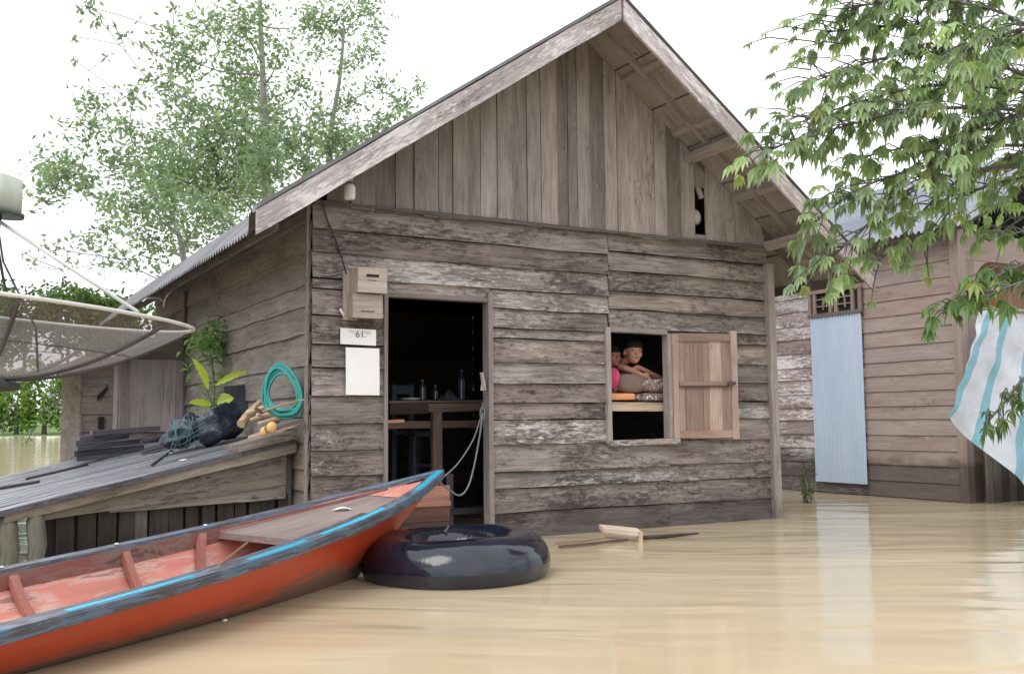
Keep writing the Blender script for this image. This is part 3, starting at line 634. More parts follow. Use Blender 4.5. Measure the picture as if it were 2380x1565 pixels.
def head(parent,c,M,s,skin,hairm,chains):
    """c centre, M columns right/front/up of the head"""
    def ex(mb):
        ell(mb,V(c)+M@V((0,-.005,.018))*s,.074*s,.088*s,.088*s,M,20)      # skull
        ell(mb,V(c)+M@V((0,.028,-.034))*s,.055*s,.05*s,.062*s,M,16)       # jaw
        for sg in (-1,1):
            ell(mb,V(c)+M@V((sg*.034,.056,-.022))*s,.024*s,.02*s,.022*s,M,10) # cheeks
            ell(mb,V(c)+M@V((sg*.077,-.004,-.008))*s,.008*s,.018*s,.026*s,M,10) # ears
            ell(mb,V(c)+M@V((sg*.030,.068,.028))*s,.022*s,.012*s,.007*s,M,10) # brows
        ell(mb,V(c)+M@V((0,.086,-.012))*s,.013*s,.014*s,.014*s,M,10); ell(mb,V(c)+M@V((0,.078,.006))*s,.008*s,.012*s,.024*s,M,10)
        ell(mb,V(c)+M@V((0,.074,-.046))*s,.022*s,.010*s,.009*s,M,10)
        ell(mb,V(c)+M@V((0,.068,-.076))*s,.018*s,.014*s,.014*s,M,10)
    body=skinned('body',chains,skin,parent,.005,ex,3)
    mb=MB()
    def hf(u,v):
        a=2*math.pi*u; b=math.pi*(v*.62-.12); x=math.cos(b)*math.cos(a); y=math.cos(b)*math.sin(a); z=math.sin(b)
        k=1.0; 
        if y>0: z=max(z,.20*y-.06) if v<.5 else z
        return V(c)+M@V((x*.083,y*.096-.009,z*.100+.022))*s*(1+.02*noise.noise(V((x*9,y*9,z*9))))
    mb.grid(hf,28,14); mb.build('hair',hairm,body)
    for sg in (-1,1):
        mb=MB(); ell(mb,V(c)+M@V((sg*.030,.071,.010))*s,.012*s,.006*s,.0058*s,M,10); mb.build('eye',EYEW,body)
        mb=MB(); ell(mb,V(c)+M@V((sg*.030+.003,.0765,.010))*s,.0052*s,.003*s,.0052*s,M,8); mb.build('pupil',EYED,body)
    mb=MB(); ell(mb,V(c)+M@V((0,.0815,-.046))*s,.020*s,.004*s,.004*s,M,10); mb.build('mouth',LIP,body)
    return body
def basis(front,up):
    f=V(front).normalized(); r=f.cross(V(up)).normalized(); u=r.cross(f); return Matrix((r,f,u)).transposed()
def fingers(wr,d,side,up,L,r,curl=.5,thumb=1):
    d=V(d).normalized(); side=V(side).normalized(); up=V(up).normalized(); out=[]; wr=V(wr)
    palm=wr+d*L*.5
    for k in (-1,0,1): out.append([(*(wr+side*k*.006),.014),(*(palm+side*k*.016),.0125)])
    for i,(k,l) in enumerate(((-1.5,.82),(-.5,1.),(.5,.95),(1.5,.75))):
        a=palm+side*k*.0145; b=a+d*L*.26*l-up*L*.03*curl; c=b+(d-up*curl*.8).normalized()*L*.18*l; e=c+(d-up*curl*1.5).normalized()*L*.12*l
        out.append([(*a,.0082),(*b,.0072),(*c,.0066),(*e,.0055)])
    a=wr+side*thumb*-.014+d*L*.12; b=a+(d*.7-side*thumb*.8).normalized()*L*.24; c=b+(d*.95-side*thumb*.2).normalized()*L*.2
    out.append([(*a,.0095),(*b,.0085),(*c,.0068)])
    return out
pa=empty('person',(3.0,.5,1.06),'dark haired child leaning chin on folded arms in the window, looking right','person')
hc=hit(1471,818,1,.17)
ht=basis((-.22,-.97,-.02),(.10,.1,1))
sh_l=hit(1440,872,1,.38); el_l=hit(1446,852,1,.22); wr_l=hit(1490,872,1,.13)
sh_r=hit(1548,905,1,.42); el_r=hit(1550,890,1,.22); wr_r=hit(1492,858,1,.16)
chn=[[(hc.x-.01,.22,hc.z-.05,.036),(hc.x-.03,.34,hc.z-.11,.045),(hc.x-.06,.55,hc.z-.17,.095),(hc.x-.12,.80,hc.z-.20,.10),(hc.x-.18,1.05,hc.z-.22,.105)],
 [(hc.x-.05,.50,hc.z-.15,.06),(sh_l.x-.0,.44,sh_l.z+.03,.045),(el_l.x,.24,el_l.z,.034),(wr_l.x,.13,wr_l.z+.008,.021)],
 [(hc.x-.02,.50,hc.z-.15,.06),(hc.x+.14,.48,hc.z-.16,.045),(el_r.x-.0,.26,el_r.z+.012,.034),(wr_r.x,.16,wr_r.z+.005,.021)]]
chn+=fingers(wr_l+V((0,0,.008)),(.8,-.15,-.45),(.35,-.5,.6),(.3,-.6,.6),.11,.008,.5,-1)
chn+=fingers(wr_r+V((0,0,.005)),(-1,-.1,.18),(0,-.6,.7),(.0,-.6,.8),.10,.008,.5,1)
body=head(pa,hc,ht,1.06,SKIN,HAIR,chn)
mb=MB()
def shirt(u,v):
    k=u; p_=V((hc.x-.055,.55,hc.z-.17)).lerp(V((hc.x-.19,1.07,hc.z-.22)),k); r_=.112; a=2*math.pi*v
    return p_+V((math.cos(a)*r_*1.25,0,math.sin(a)*r_*(1+.03*math.sin(9*u))))
mb.grid(shirt,14,20); mb.build('shirt',plain('dark_brown_shirt',(.06,.035,.03),.9,.2,tone=False),body)
pb=empty('person',(2.75,.6,1.06),'second child in a pink shirt, mostly hidden at the left edge of the window','person')
hc2=hit(1424,828,1,.30); ht2=basis((-.1,-.98,0),(0,0,1))
s2=hit(1430,868,1,.40)
ch2=[[(hc2.x,.35,hc2.z-.06,.036),(hc2.x,.50,hc2.z-.13,.05),(hc2.x-.01,.52,hc2.z-.22,.09),(hc2.x-.03,.6,hc2.z-.30,.10)],
 [(hc2.x+.0,.50,hc2.z-.17,.055),(s2.x+.02,.42,s2.z-.0,.042),(s2.x+.03,.30,s2.z-.13,.034),(s2.x-.10,.18,1.19,.024)]]
ch2+=fingers(V((s2.x-.10,.18,1.19)),(-.9,-.3,-.1),(0,-.7,.6),(0,-.5,.8),.10,.008,.6,1)
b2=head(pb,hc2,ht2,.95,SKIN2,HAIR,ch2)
mb=MB(); c_=hit(1433,878,1,.13)
def sv(u,v):
    a=2*math.pi*u; b=math.pi*(v-.5); k=1+.10*noise.noise(V((math.cos(a)*3,math.sin(a)*3,v*5))); return (c_.x-.015+.075*math.cos(b)*math.cos(a)*k,c_.y+.06*math.cos(b)*math.sin(a)*k+.04,c_.z+.095*math.sin(b)*k)
mb.grid(sv,20,16); mb.build('pink_sleeve',plain('pink_shirt',(.75,.09,.22),.7,.2,(14,14,14),tone=False,col2=(.5,.05,.15)),b2)
# ---------------------------------------------------------------- lean-to shed left of the house
shed=empty('lean_to_shed',(-.95,1.2,0),'low lean-to shed with a sloping slate grey plank top, left of the house','shed')
TZ=lambda x: .815+.222*x
SF=.24                                                    # front plane
mb=MB()
y=SF-.05; i=0
while y<4.0:
    w=uni(.13,.19); xe=-2.55+uni(-.05,.06); mb.plank((-.03,y,TZ(-.03)-.02),(xe,y,TZ(xe)-.02+uni(-.004,.006)),(0,w-.008,0),(0,0,.02),seg=.12,jit=.006,tone=uni(.75,1.25)); y+=w; i+=1
mb.plank((-.05,SF-.055,TZ(-.05)-.03),(-2.3,SF-.055,TZ(-2.3)-.03),(0,.02,0),(0,0,.035),tone=.5,jit=.006)
mb.build('plank_top',W_SHEDTOP,shed)
mb=MB(); mb.plank((-.035,SF-.035,.71),(-1.93,SF-.035,.305),(0,0,.068),(0,.03,0),tone=1.45,seg=.12,jit=.005,wear=.5); mb.build('beam',W_SHED,shed)
mb=MB()
A=V((-.10,SF,.705)); B=V((-1.80,SF,.315))
# upper board fills between the beam and a lower edge, second board is a wedge
mb.plank((-.10,SF,.47),(-1.80,SF,.30),(0,0,.25),(0,.018,0),W2=(0,0,.06),tone=.95,jit=.006,seg=.12)
mb.plank((-.10,SF+.012,.37),(-1.30,SF+.012,.335),(0,0,.11),(0,.018,0),W2=(0,0,.02),tone=1.15,jit=.006,seg=.12)
mb.build('side_boards',W_SHED,shed)
mb=MB(); x=-1.62; 
while x<-.12:
    w=uni(.07,.13); mb.plank((x,SF+.05+uni(-.01,.01),-.25),(x+uni(-.01,.01),SF+.05,.40),(w,0,0),(0,.018,0),tone=random.choice([.22,.28,.25,.35,.7]),wear=.0); x+=w+uni(.0,.03)
mb.build('slats',W_SHED,shed)
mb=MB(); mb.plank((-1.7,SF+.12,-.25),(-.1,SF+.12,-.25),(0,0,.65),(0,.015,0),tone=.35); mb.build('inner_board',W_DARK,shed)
MOSS=wood('mossy_post',(.06,.06,.045),(.14,.14,.10),(.24,.24,.19),flake=.3,spots=.4)
for x,y,r_ in ((-1.74,.26,.055),(-1.90,.26,.055),(-2.15,.5,.05),(-2.4,2.4,.05)):
    mb=MB(); mb.tube([(x+.01*math.sin(k*2.),y,-.3+k*(.30+TZ(x)-.05)/6) for k in range(7)],[r_*(1+.08*math.sin(k*1.7)) for k in range(7)],12); mb.build('post',MOSS,shed)
mb=MB(); mb.plank((-.03,SF+.1,.79),(-.03,SF+.1,-.2),(-.06,0,0),(0,.05,0),tone=1.2); mb.build('corner_board',W_SHED,shed)
# --- things lying on the shed
def onshed(px,py,dz=0.):
    n=V((-.222,0,1)); d=ray(px,py); return CAM+d*((.815+dz-CAM.dot(n))/d.dot(n))
G='dark planks stacked on the shed top'
stk=[(178,1072,330,1058,.03),(172,1060,335,1045,.03),(180,1048,380,1025,.035),(176,1036,300,1018,.03),(185,1024,345,1003,.028),(215,1012,372,1001,.026)]
labs=['bottom dark plank of the far stack on the shed top','second dark plank from the bottom of the far stack','third plank from the bottom, longest to the right, in the far stack','fourth dark plank from the bottom of the far stack','fifth plank, just under the topmost of the far stack','topmost dark plank of the far stack, short and light edged']
b0=V((-1.13,3.0,TZ(-1.13))); dirx=V((1,.0,.222)).normalized()
for i,(xa,ya,xb,yb,t) in enumerate(stk):
    a=hit(xa,ya,1,2.98+.03*math.sin(i*2)); b=hit(xb,yb,1,3.0+.06*math.sin(i))
    mb=MB(); mb.plank(a,b,(0,.17,0),(0,0,.045),tone=uni(.8,1.2),seg=.08,jit=.006); tag(mb.build('plank',W_DARK),labs[i],'plank',G)
ex=[((330,1055),(470,1020),2.3,.12,'thin dark plank leaning from the far stack toward the black bag'),((330,1030),(480,985),2.75,.1,'dark plank behind the netting bag'),((390,1062),(560,1040),1.9,.08,'narrow dark plank in front of the netting bag')]
for (a_,b_,y,w,lb) in ex:
    a=hit(*a_,1,y); b=hit(*b_,1,y); mb=MB(); mb.plank(a,b,(0,w,0),(0,0,.025),tone=1.,seg=.08,jit=.006); tag(mb.build('plank',W_DARK),lb,'plank',G)
ex=[((548,1042),(690,1003),1.0,.14,1.1,'brown plank under the bag, running to the house corner'),((600,1020),(700,985),1.15,.10,1.4,'reddish plank under the coconuts'),((560,1050),(690,1018),.6,.06,1.,'thin board along the near edge of the shed top'),((640,1000),(706,980),.9,.1,.7,'short dark board at the house end of the shed top')]
for (a_,b_,y,w,tn,lb) in ex:
    a=hit(*a_,0,-.45 if a_[0]<600 else -.25); b=hit(*b_,0,-.06); mb=MB(); mb.plank(a,b,(-.05,w,0),(0,0,.024),tone=tn,seg=.08,jit=.005); tag(mb.build('board',W_PINK if tn>1.2 else W_SHED),lb,'board','loose boards on the shed top')
PLB=plain('black_plastic_film',(.012,.02,.036),.24,.3,(14,14,14),spec=.5,bump=.6,bd=.02)
def sack(name,px,py,y,rx,ry,rz,mat,label,cat,seedo=0,amp=.3,tilt=0.):
    c=hit(px,py,1,y); mb=MB()
    def fn(u,v):
        a=2*math.pi*u; b=math.pi*(v-.5); q=V((math.cos(b)*math.cos(a),math.cos(b)*math.sin(a),math.sin(b)))
        k=1+amp*noise.noise(q*1.7+V((seedo,0,0)))+amp*.45*abs(noise.noise(q*4.5+V((0,seedo,0))))+amp*.2*abs(noise.noise(q*11+V((0,seedo,0))))
        z=q.z*rz*k; x=q.x*rx*k
        if z<0: z*=.75
        return c+V((x,q.y*ry*k,z+x*tilt))
    mb.grid(fn,48,32); return tag(mb.build(name,mat),label,cat)
sack('trash_bag',505,992,1.45,.20,.17,.165,PLB,'bulging dark blue black plastic bag in the middle of the shed top','bag',3,.30,.2)
sack('trash_bag',430,1005,1.6,.165,.15,.13,plain('blue_grey_film',(.02,.035,.05),.35,.35,(10,10,10),spec=.35,bump=.3),'smaller blue grey bag wrapped in green netting','bag',8,.35,.3)
mb=MB(); c=hit(435,1005,1,1.52)
NET=plain('green_net_cord',(.10,.20,.20),.6,.3)
for k in range(9):
    pts=[]; 
    for j in range(14):
        t=j/13; a=math.pi*(.1+.8*t); x=c.x-.16+.038*k+.04*math.sin(k*2.1+t*3); pts.append((x,c.y-.165*math.sin(a)-.01+.01*math.sin(k),c.z+.14*math.cos(a)*1.0-.01+ (x-c.x)*.3))
    mb.tube(pts,.0028,5)
for k in range(5):
    pts=[]
    for j in range(16):
        t=j/15; pts.append((c.x-.15+.30*t,c.y-.155-.0*t+.012*math.sin(k*3+t*9),c.z+.10-.05*k+.02*math.sin(t*7+k)+(.26*t-.13)*.3))
    mb.tube(pts,.0028,5)
tag(mb.build('net',NET),'green fishing net draped over the smaller bag','net')
mb=MB(); a=hit(520,900,1,1.75); b=hit(592,893,1,1.7); c=hit(594,955,1,1.6)
mb.plank(a,b,V((0,-.12,-.24)),(0,.02,.01),tone=1,jit=.002); mb.plank(b+V((.0,.0,.0)),hit(640,915,1,1.7)+V((0,0,-.03)),(0,-.03,-.04),(0,.015,.005),tone=.8,jit=.003)
tag(mb.build('black_panel',plain('black_plastic_board',(.025,.027,.04),.45,.2,bump=.1)),'upright black plastic panel behind the bulging bag','panel')
# kindling, coconuts
W_KIND=wood('split_kindling',(.24,.16,.10),(.45,.34,.23),(.58,.48,.36),flake=.1,spots=.1)
ks=[((560,985),(605,935),.035,'thick pale split log standing up against the black bag'),((572,960),(640,940),.016,'thin split stick across the top of the firewood'),((585,975),(660,955),.018,'middle split stick pointing at the hose'),((600,985),(672,968),.017,'lower split stick of the firewood'),((590,945),(625,975),.014,'short crossing stick in the firewood'),((612,955),(705,928),.008,'long thin twig reaching past the hose'),((598,962),(655,985),.012,'crooked stick sloping down over the coconuts')]
for i,(a_,b_,r_,lb) in enumerate(ks):
    a=hit(*a_,0,-.30+.03*(i%3)); b=hit(*b_,0,-.08-.02*(i%3)); mb=MB(); m_=(a+b)/2+V((0,0,.008)); mb.tube([a,m_,b],[r_,r_*1.05,r_*.8],7,smooth=False,c=(uni(.85,1.15),rnd(),0)); tag(mb.build('firewood',W_KIND),lb,'firewood','split firewood on the shed top')
COCO=plain('yellow_husk',(.62,.40,.15),.6,.15,(8,8,8),bump=.1,tone=False)
for px,py,r_,lb in ((612,1003,.033,'smaller yellow coconut in front'),(628,993,.036,'larger yellow coconut behind the smaller one')):
    c=hit(px,py,0,-.30); mb=MB(); mb.lathe(c-V((0,0,r_)),(.25,0,1),[(r_*math.sin(math.pi*i/10)*(1-.1*(i/10))+.001,r_*(1.1-1.1*math.cos(math.pi*i/10))) for i in range(11)],16); tag(mb.build('coconut',COCO),lb,'coconut','yellow coconuts')
# litter
for px,py,lb in ((397,1052,'white crumpled scrap near the far plank stack'),(425,1068,'white scrap nearest the shed edge')):
    c=onshed(px,py,.008); mb=MB(); mb.grid(lambda u,v:(c.x-.02+.04*u,c.y-.05+.1*v,c.z+.012*noise.noise(V((u*5,v*5,px)))+(u-.5)*.009),6,6); tag(mb.build('litter',plain('white_scrap',(.75,.77,.8),.6,.05,tone=False)),lb,'litter','white scraps on the shed top')
for (a_,b_,r_,lb) in (((60,1112),(205,1078),.012,'dark stick lying on the near end of the shed top'),((352,1080),(400,1045),.008,'thin twig leaning on the plank stack'),((0,1133),(90,1118),.014,'short dark bar at the left edge of the shed top')):
    a=onshed(*a_,.012); b=onshed(*b_,.012); mb=MB(); mb.tube([a,(a+b)/2,b],r_,6); tag(mb.build('stick',plain('dark_bark',(.05,.045,.045),.8,.3)),lb,'stick','sticks on the shed top')
# hose coil
HOSE=plain('teal_hose',(.02,.26,.24),.35,.12,spec=.6,tone=True)
mb=MB(); c=hit(656,912,1,.22); n=7*40; pts=[]
for i in range(n):
    t=2*math.pi*i/40; k=i/n; rr_=1+.13*math.sin(k*19)+.10*noise.noise(V((k*20,0,0)))+.10*math.sin(t+.6)+.05*math.sin(2*t+k*9)
    x=.165*rr_*math.cos(t)*(1-.25*math.sin(t))+.01*math.sin(k*23); z=.165*rr_*math.sin(t)+.012*math.sin(k*17+t)
    x+= .35*(-z)*.5   # leaning coil
    pts.append((c.x-.01+x*.52,c.y-x*.80+.02*math.cos(k*31),c.z+z))
mb.tube(pts,.0105,7); tag(mb.build('hose',HOSE),'coiled teal green garden hose against the house side wall','hose')
# plants growing behind the bags
LY=leafmat('young_yellow_leaf',(.42,.55,.06),(.52,.62,.12),.45); LB=leafmat('bush_leaf',(.12,.22,.07),(.20,.33,.12),.45)
STEM=plain('green_stem',(.12,.16,.06),.7,.2)
def bigleaf(mb,p,tip,W,n,c=(1,.5,0),curl=.0):
    p=V(p);tip=V(tip);d=tip-p;L_=d.length;d.normalize();n=V(n);sd=d.cross(n).normalized();n=sd.cross(d)
    def fn(u,v):
        w=W*math.sin(math.pi*min(1,u*.96+.02))**.8*(1 if u<.6 else 1); s=(v-.5)*2
        return p+d*L_*u+sd*w*.5*s+n*(abs(s)*w*.22+curl*math.sin(u*math.pi)*L_)+sd*0.004*math.sin(u*30)
    mb.grid(fn,12,6,c=c)
pl=empty('seedling',tuple(hit(495,1010,1,1.7)),'young plant with large yellow green leaves behind the black bag','plant')
bs_=hit(495,985,1,1.7)
mb=MB(); mb.tube(bez([bs_,hit(492,940,1,1.72),hit(480,905,1,1.72)]),.009,6); mb.tube(bez([bs_,hit(505,940,1,1.7),hit(530,900,1,1.8)]),.007,6); mb.tube(bez([bs_,hit(500,950,1,1.65),hit(503,938,1,1.6)]),.007,6); mb.build('stem',STEM,pl)
for a_,b_,w,cu in (((484,905),(447,833),.085,.05),((500,895),(575,862),.06,.08),((505,938),(543,925),.12,.05),((492,940),(440,935),.07,.02)):
    mb=MB(); bigleaf(mb,hit(*a_,1,1.7),hit(*b_,1,1.62),w,(.2,-.9,.5),(uni(.85,1.1),rnd(),0),cu); mb.build('leaf',LY,pl)
pl=empty('potted_shrub',tuple(hit(490,1000,1,2.4)),'bushy light green plant against the side wall above the seedling','plant')
mb=MB(); mb.tube(bez([hit(492,990,1,2.4),hit(498,900,1,2.4),hit(485,800,1,2.4)]),.01,6); mb.build('stem',STEM,pl)
mb=MB()
for k in range(420):
    px=492+random.gauss(0,27); py=793+random.gauss(0,24)
    if k>330: px=500+random.gauss(0,30); py=890+random.gauss(0,35)
    p=hit(px,py,1,2.4+random.gauss(0,.1)); mb.leaf(p,(uni(-1,1),uni(-1,.4),uni(-.8,.7)),(0,-.3,1),uni(.06,.11),uni(.02,.034),(uni(.7,1.25),rnd(),0))
mb.build('foliage',LB,pl)

# ---------------------------------------------------------------- satellite dish
def meshmat():
    m,nt,bs,out=newmat('dish_mesh'); N=NT(nt); tc=N.n('ShaderNodeTexCoord'); f=N.noise(tc.outputs['Object'],4,5,.6)
    c=N.ramp(f,[(.35,(.13,.13,.12)),(.65,(.21,.205,.20))]); N.l(c,bs.inputs['Base Color']); bs.inputs['Roughness'].default_value=.6; bs.inputs['Metallic'].default_value=.2
    tr=N.n('ShaderNodeBsdfTransparent'); mx=N.n('ShaderNodeMixShader'); mx.inputs[0].default_value=.52; N.l(tr.outputs[0],mx.inputs[1]); N.l(bs.outputs[0],mx.inputs[2]); N.l(mx.outputs[0],out.inputs[0]); return m
DW=plain('dish_white_metal',(.50,.50,.48),.4,.1,bump=.05); DD=plain('dish_dark_rib',(.06,.055,.055),.5,.3); 
dc=at(-20,712,4.5); dax=(V((0,0,1))*1.0+_r*.105+ _r0.cross(V((0,0,1)))*0.0).normalized()
_f0=V((math.sin(YAW),math.cos(YAW),0)); dax=(dax+_f0*.005).normalized()
dr=_r0-dax*_r0.dot(dax); dr.normalize(); df=dax.cross(dr)
RD=.87; DP=.31
dish=empty('satellite_dish',(dc.x,dc.y,0),'large see-through mesh satellite dish on a pole at the left edge, above the shed','satellite dish')
def dpt(r_,a,off=0): return dc+dr*(r_*math.cos(a))+df*(r_*math.sin(a))+dax*(-DP+DP*(r_/RD)**2+off)
mb=MB(); mb.grid(lambda u,v: dpt(RD*(.05+.95*v),2*math.pi*u),72,14); mb.build('mesh_reflector',meshmat(),dish)
mb=MB(); mb.tube([dpt(RD,2*math.pi*i/72) for i in range(72)],.0085,8,closed=True); mb.build('rim',DW,dish)
mb=MB(); mb.tube([dpt(RD*.70,2*math.pi*i/60,-.004) for i in range(60)],.0025,5,closed=True); mb.build('ring',DD,dish)
for k in range(8):
    a=2*math.pi*k/8-.98; mb=MB(); mb.tube([dpt(RD*t/12,a,-.012) for t in range(1,13)],.009,6); mb.build('rib',DD,dish)
fd=dc+dax*.405-dr*.055
for a in (-.42,.75+1.2,3.4+.6):
    mb=MB(); mb.tube([dpt(RD,a,.01),fd],.0085 if a<0 else .007,8); mb.build('feed_strut',DW if a<0 else DD,dish)
mb=MB(); mb.tube([fd+dr*.03-df*.02,fd-dax*.2+dr*.085-df*.01,dpt(RD*.3,-.3)+dax*.2,dpt(RD*.35,-.3)],.005,6); mb.build('feed_cable',CABLE,dish)
mb=MB(); mb.lathe(fd+dax*.01,dax,[(.13,0),(.132,.018),(.12,.022)],28); mb.lathe(fd-dax*.05,dax,[(.04,0),(.04,.06)],16); mb.build('scalar_ring',plain('dark_green_metal',(.06,.085,.08),.5,.2),dish)
mb=MB(); mb.lathe(fd+dax*.032,dax,[(.118,0),(.112,.08),(.104,.15),(.06,.165)],28); mb.build('feed_cover',plain('aged_white_plastic',(.42,.46,.40),.5,.12,(10,10,3)),dish)
mb=MB(); mb.lathe(dc-dax*(DP+.07),dax,[(.06,0),(.16,.02),(.16,.05),(.08,.075)],20); mb.build('hub',plain('dark_hub',(.05,.06,.05),.6,.2),dish)
mb=MB(); mb.tube([(dc.x-.05,dc.y,-.4),(dc.x-.04,dc.y,dc.z-DP-.05)],.045,12); mb.build('pole',MOSS,dish)

# ---------------------------------------------------------------- boat
TIP=V((.6945,-.7061,.5697)); AX=V((-.844138,-.536126,0)); PR=V((.536126,-.844138,0))
LB_=5.6
def bw(s):
    w=.52*(1-math.exp(-s/1.329))
    if s>3.6: w-= .05*(s-3.6)**2
    return max(w,.004)
def bz(s): return .122+.448*math.exp(-s/2.441)+(.03*(s-4.2)**2 if s>4.2 else 0)
def bp(s,t,z): return TIP+AX*s+PR*t+V((0,0,z-TIP.z))
def gz(s,sg): return bz(s)-.034*sg*bw(s)
STEMX=lambda k: 1.05*(1-k)**1.05         # raked stem
boat=empty('boat',tuple(bp(2.8,0,0)),'long red wooden boat with worn blue gunwales and salmon inside, moored before the doorway','boat')
HULL=None
def paint(name,col,worn,under,thr=.6,scale=(3,22,3),rough=.5,scuff=False):
    m,nt,bs,out=newmat(name); N=NT(nt); uv=N.n('ShaderNodeUVMap'); uv.uv_map='UVMap'; v=N.vmul(uv.outputs[0],scale)
    f=N.noise(v,1,7,.68,.6); f2=N.noise(N.vmul(uv.outputs[0],(1.2,5,1)),1,4,.6)
    c=N.ramp(f2,[(.3,tuple(x*.72 for x in col)),(.7,col)])
    g=N.math('ADD',N.math('MULTIPLY',f,.7),N.math('MULTIPLY',f2,.35))
    if scuff:
        su=N.n('ShaderNodeSeparateXYZ'); N.l(uv.outputs[0],su.inputs[0]); f3=N.noise(N.vmul(uv.outputs[0],(1.1,9,1)),1,5,.6)
        g=N.math('ADD',g,N.ramp(N.math('ADD',su.outputs[1],N.math('MULTIPLY',f3,.22)),[(.36,0.),(.60,.30)]))
    c=N.mix(N.ramp(g,[(thr,0.),(thr+.05,1.)]),c,worn); c=N.mix(N.ramp(g,[(thr+.07,0.),(thr+.1,1.)]),c,under)
    a=N.n('ShaderNodeAttribute'); a.attribute_name='tone'; sp=N.n('ShaderNodeSeparateColor'); N.l(a.outputs['Color'],sp.inputs[0]); cc=N.n('ShaderNodeCombineColor')
    for i in range(3): N.l(sp.outputs[0],cc.inputs[i])
    c=N.mix(1.,c,cc.outputs[0],'MULTIPLY')
    N.l(c,bs.inputs['Base Color']); bs.inputs['Roughness'].default_value=rough; N.bump(f,.3,.004,bs); return m
RED=paint('red_hull_paint',(.52,.065,.022),(.34,.08,.045),(.16,.08,.06),.60,(2,16,1),.4,True)
SAL=paint('salmon_inside_paint',(.66,.25,.19),(.58,.36,.31),(.30,.17,.13),.52,(3,14,1),.6)
BLU=paint('worn_blue_gunwale',(.06,.20,.34),(.14,.165,.21),(.07,.065,.075),.44,(5,45,1),.45)
CYA=paint('bright_cyan_paint',(.04,.46,.68),(.10,.3,.42),(.1,.1,.12),.62,(5,45,1),.4)
DECK=wood('boat_deck_wood',(.13,.09,.08),(.25,.18,.155),(.36,.27,.24),flake=.25,spots=.2,rough=.6)
NS=70; mb=MB()
def hullpt(s,sg,v,inn=0.):
    # v 0 at gunwale .. 1 at keel
    w=bw(s)-inn; zt=gz(s,sg); keel=-.06
    if inn: keel=max(keel+.03,.0)
    prof=[(1,0),(.91,.25),(.79,.5),(.62,.72),(.37,.9),(0,1)]
    k=v*5; i=min(4,int(k)); f=k-i; a=prof[i];b=prof[i+1]; pw=a[0]+(b[0]-a[0])*f; pz=a[1]+(b[1]-a[1])*f
    z=zt+(keel-zt)*pz; st=STEMX(max(0,min(1,(z+.06)/(TIP.z+.06))))*max(0,1-s/2.4)
    return bp(s+st,sg*max(w,.002)*pw,z)
for sg in (1,-1):
    mb.grid(lambda u,v: hullpt(LB_*u**1.15,sg,v),NS,15)
    for k in range(-len([0]),0): pass
f0=len(mb.f)
# metre based uvs
for fi in range(f0):
    mb.uv[fi]=[(a*LB_,b*.7) for a,b in mb.uv[fi]]
mb.build('hull',RED,boat)
mb=MB()
for sg in (1,-1): mb.grid(lambda u,v: hullpt(.25+(LB_-.25)*u,sg,v,.028),NS,15)
for fi in range(len(mb.f)): mb.uv[fi]=[(a*LB_,b*.7) for a,b in mb.uv[fi]]
mb.build('inner_hull',SAL,boat)
def gun(s0,s1,sg,o0,o1,dz,th,mat,nm,par,tone=1.,n=60,jit=.0):
    mb=MB(); base=0
    for i in range(n+1):
        s=s0+(s1-s0)*i/n; w=bw(s); z=gz(s,sg)+dz; j=jit*noise.noise(V((s*5,sg,0)))
        for o,zz in ((o0,0),(o1+j,0),(o1+j,-th),(o0,-th)): mb.v.append(bp(s,sg*max(.001,(w+o)),z+zz))
    for i in range(n):
        u0=s0+(s1-s0)*i/n;u1=s0+(s1-s0)*(i+1)/n
        for k in range(4):
            a=i*4+k;b=i*4+(k+1)%4; mb.face((a,b,b+4,a+4),[(u0,k*.05),(u0,k*.05+.05),(u1,k*.05+.05),(u1,k*.05)],(tone,rnd()*0+.3,0))
    mb.face((0,3,2,1),None,(tone,0,0)); q=n*4; mb.face((q,q+1,q+2,q+3),None,(tone,0,0))
    return mb.build(nm,mat,par)
for sg in (1,-1):
    g=gun(.0,LB_,sg,-.055,.022,.022,.022,BLU,'gunwale',boat,1.1,90)
    gun(.04,LB_,sg,.020,.032,.012,.036,BLU,'rubbing_strake',g,.7,90,.004)
    gun(.5,LB_,sg,-.072,-.052,.004,.075,SAL,'inner_strip',g,.35,80)  # inner stringer toned dark to paint the shadow band under the gunwale
gun(1.15,LB_,1,-.125,-.085,.012,.03,BLU,'inner_rail',boat,.9,80,.003)
# bright paint runs on the near gunwale
for s0,s1,o0,o1 in ((1.05,1.75,-.035,.004),(1.9,2.35,-.02,.015),(2.7,3.35,-.03,.005),(.02,.55,-.03,.01)):
    gun(s0,s1,1,o0,o1,.0245,.004,CYA,'paint_run',g if False else boat,1.,24,.012)
# bow deck, ribs, thwart
mb=MB(); nb=5
for k in range(nb):
    for i in range(1):
        pass
def deck(u,v):
    s=.18+(1.78-.18)*u; w=bw(s)-.05; t=-w+2*w*v; zz=(gz(s,1)+gz(s,-1))/2-.012-.034*t-.012*abs(math.sin(v*math.pi*5))**8*0; return bp(s,t,zz)
mb.grid(deck,30,10)
for fi in range(len(mb.f)): mb.uv[fi]=[(a*1.6,b*.9) for a,b in mb.uv[fi]]
nn=len(mb.v)
mb.grid(lambda u,v: deck(1,v)+V((0,0,-.035*u)),1,10)
mb.build('bow_deck',DECK,boat)
mb=MB(); mb.grid(lambda u,v: deck(.02+.28*u,v)+V((0,0,.004)),10,8); mb.build('deck_paint',SAL,boat)
mb=MB(); mb.grid(lambda u,v: deck(.62+.38*u,.90+.085*v)+V((0,0,.004)),10,2); mb.grid(lambda u,v: deck(.3+.7*u,.0+.06*v)+V((0,0,.004)),14,2); mb.build('deck_edge_paint',SAL,boat)
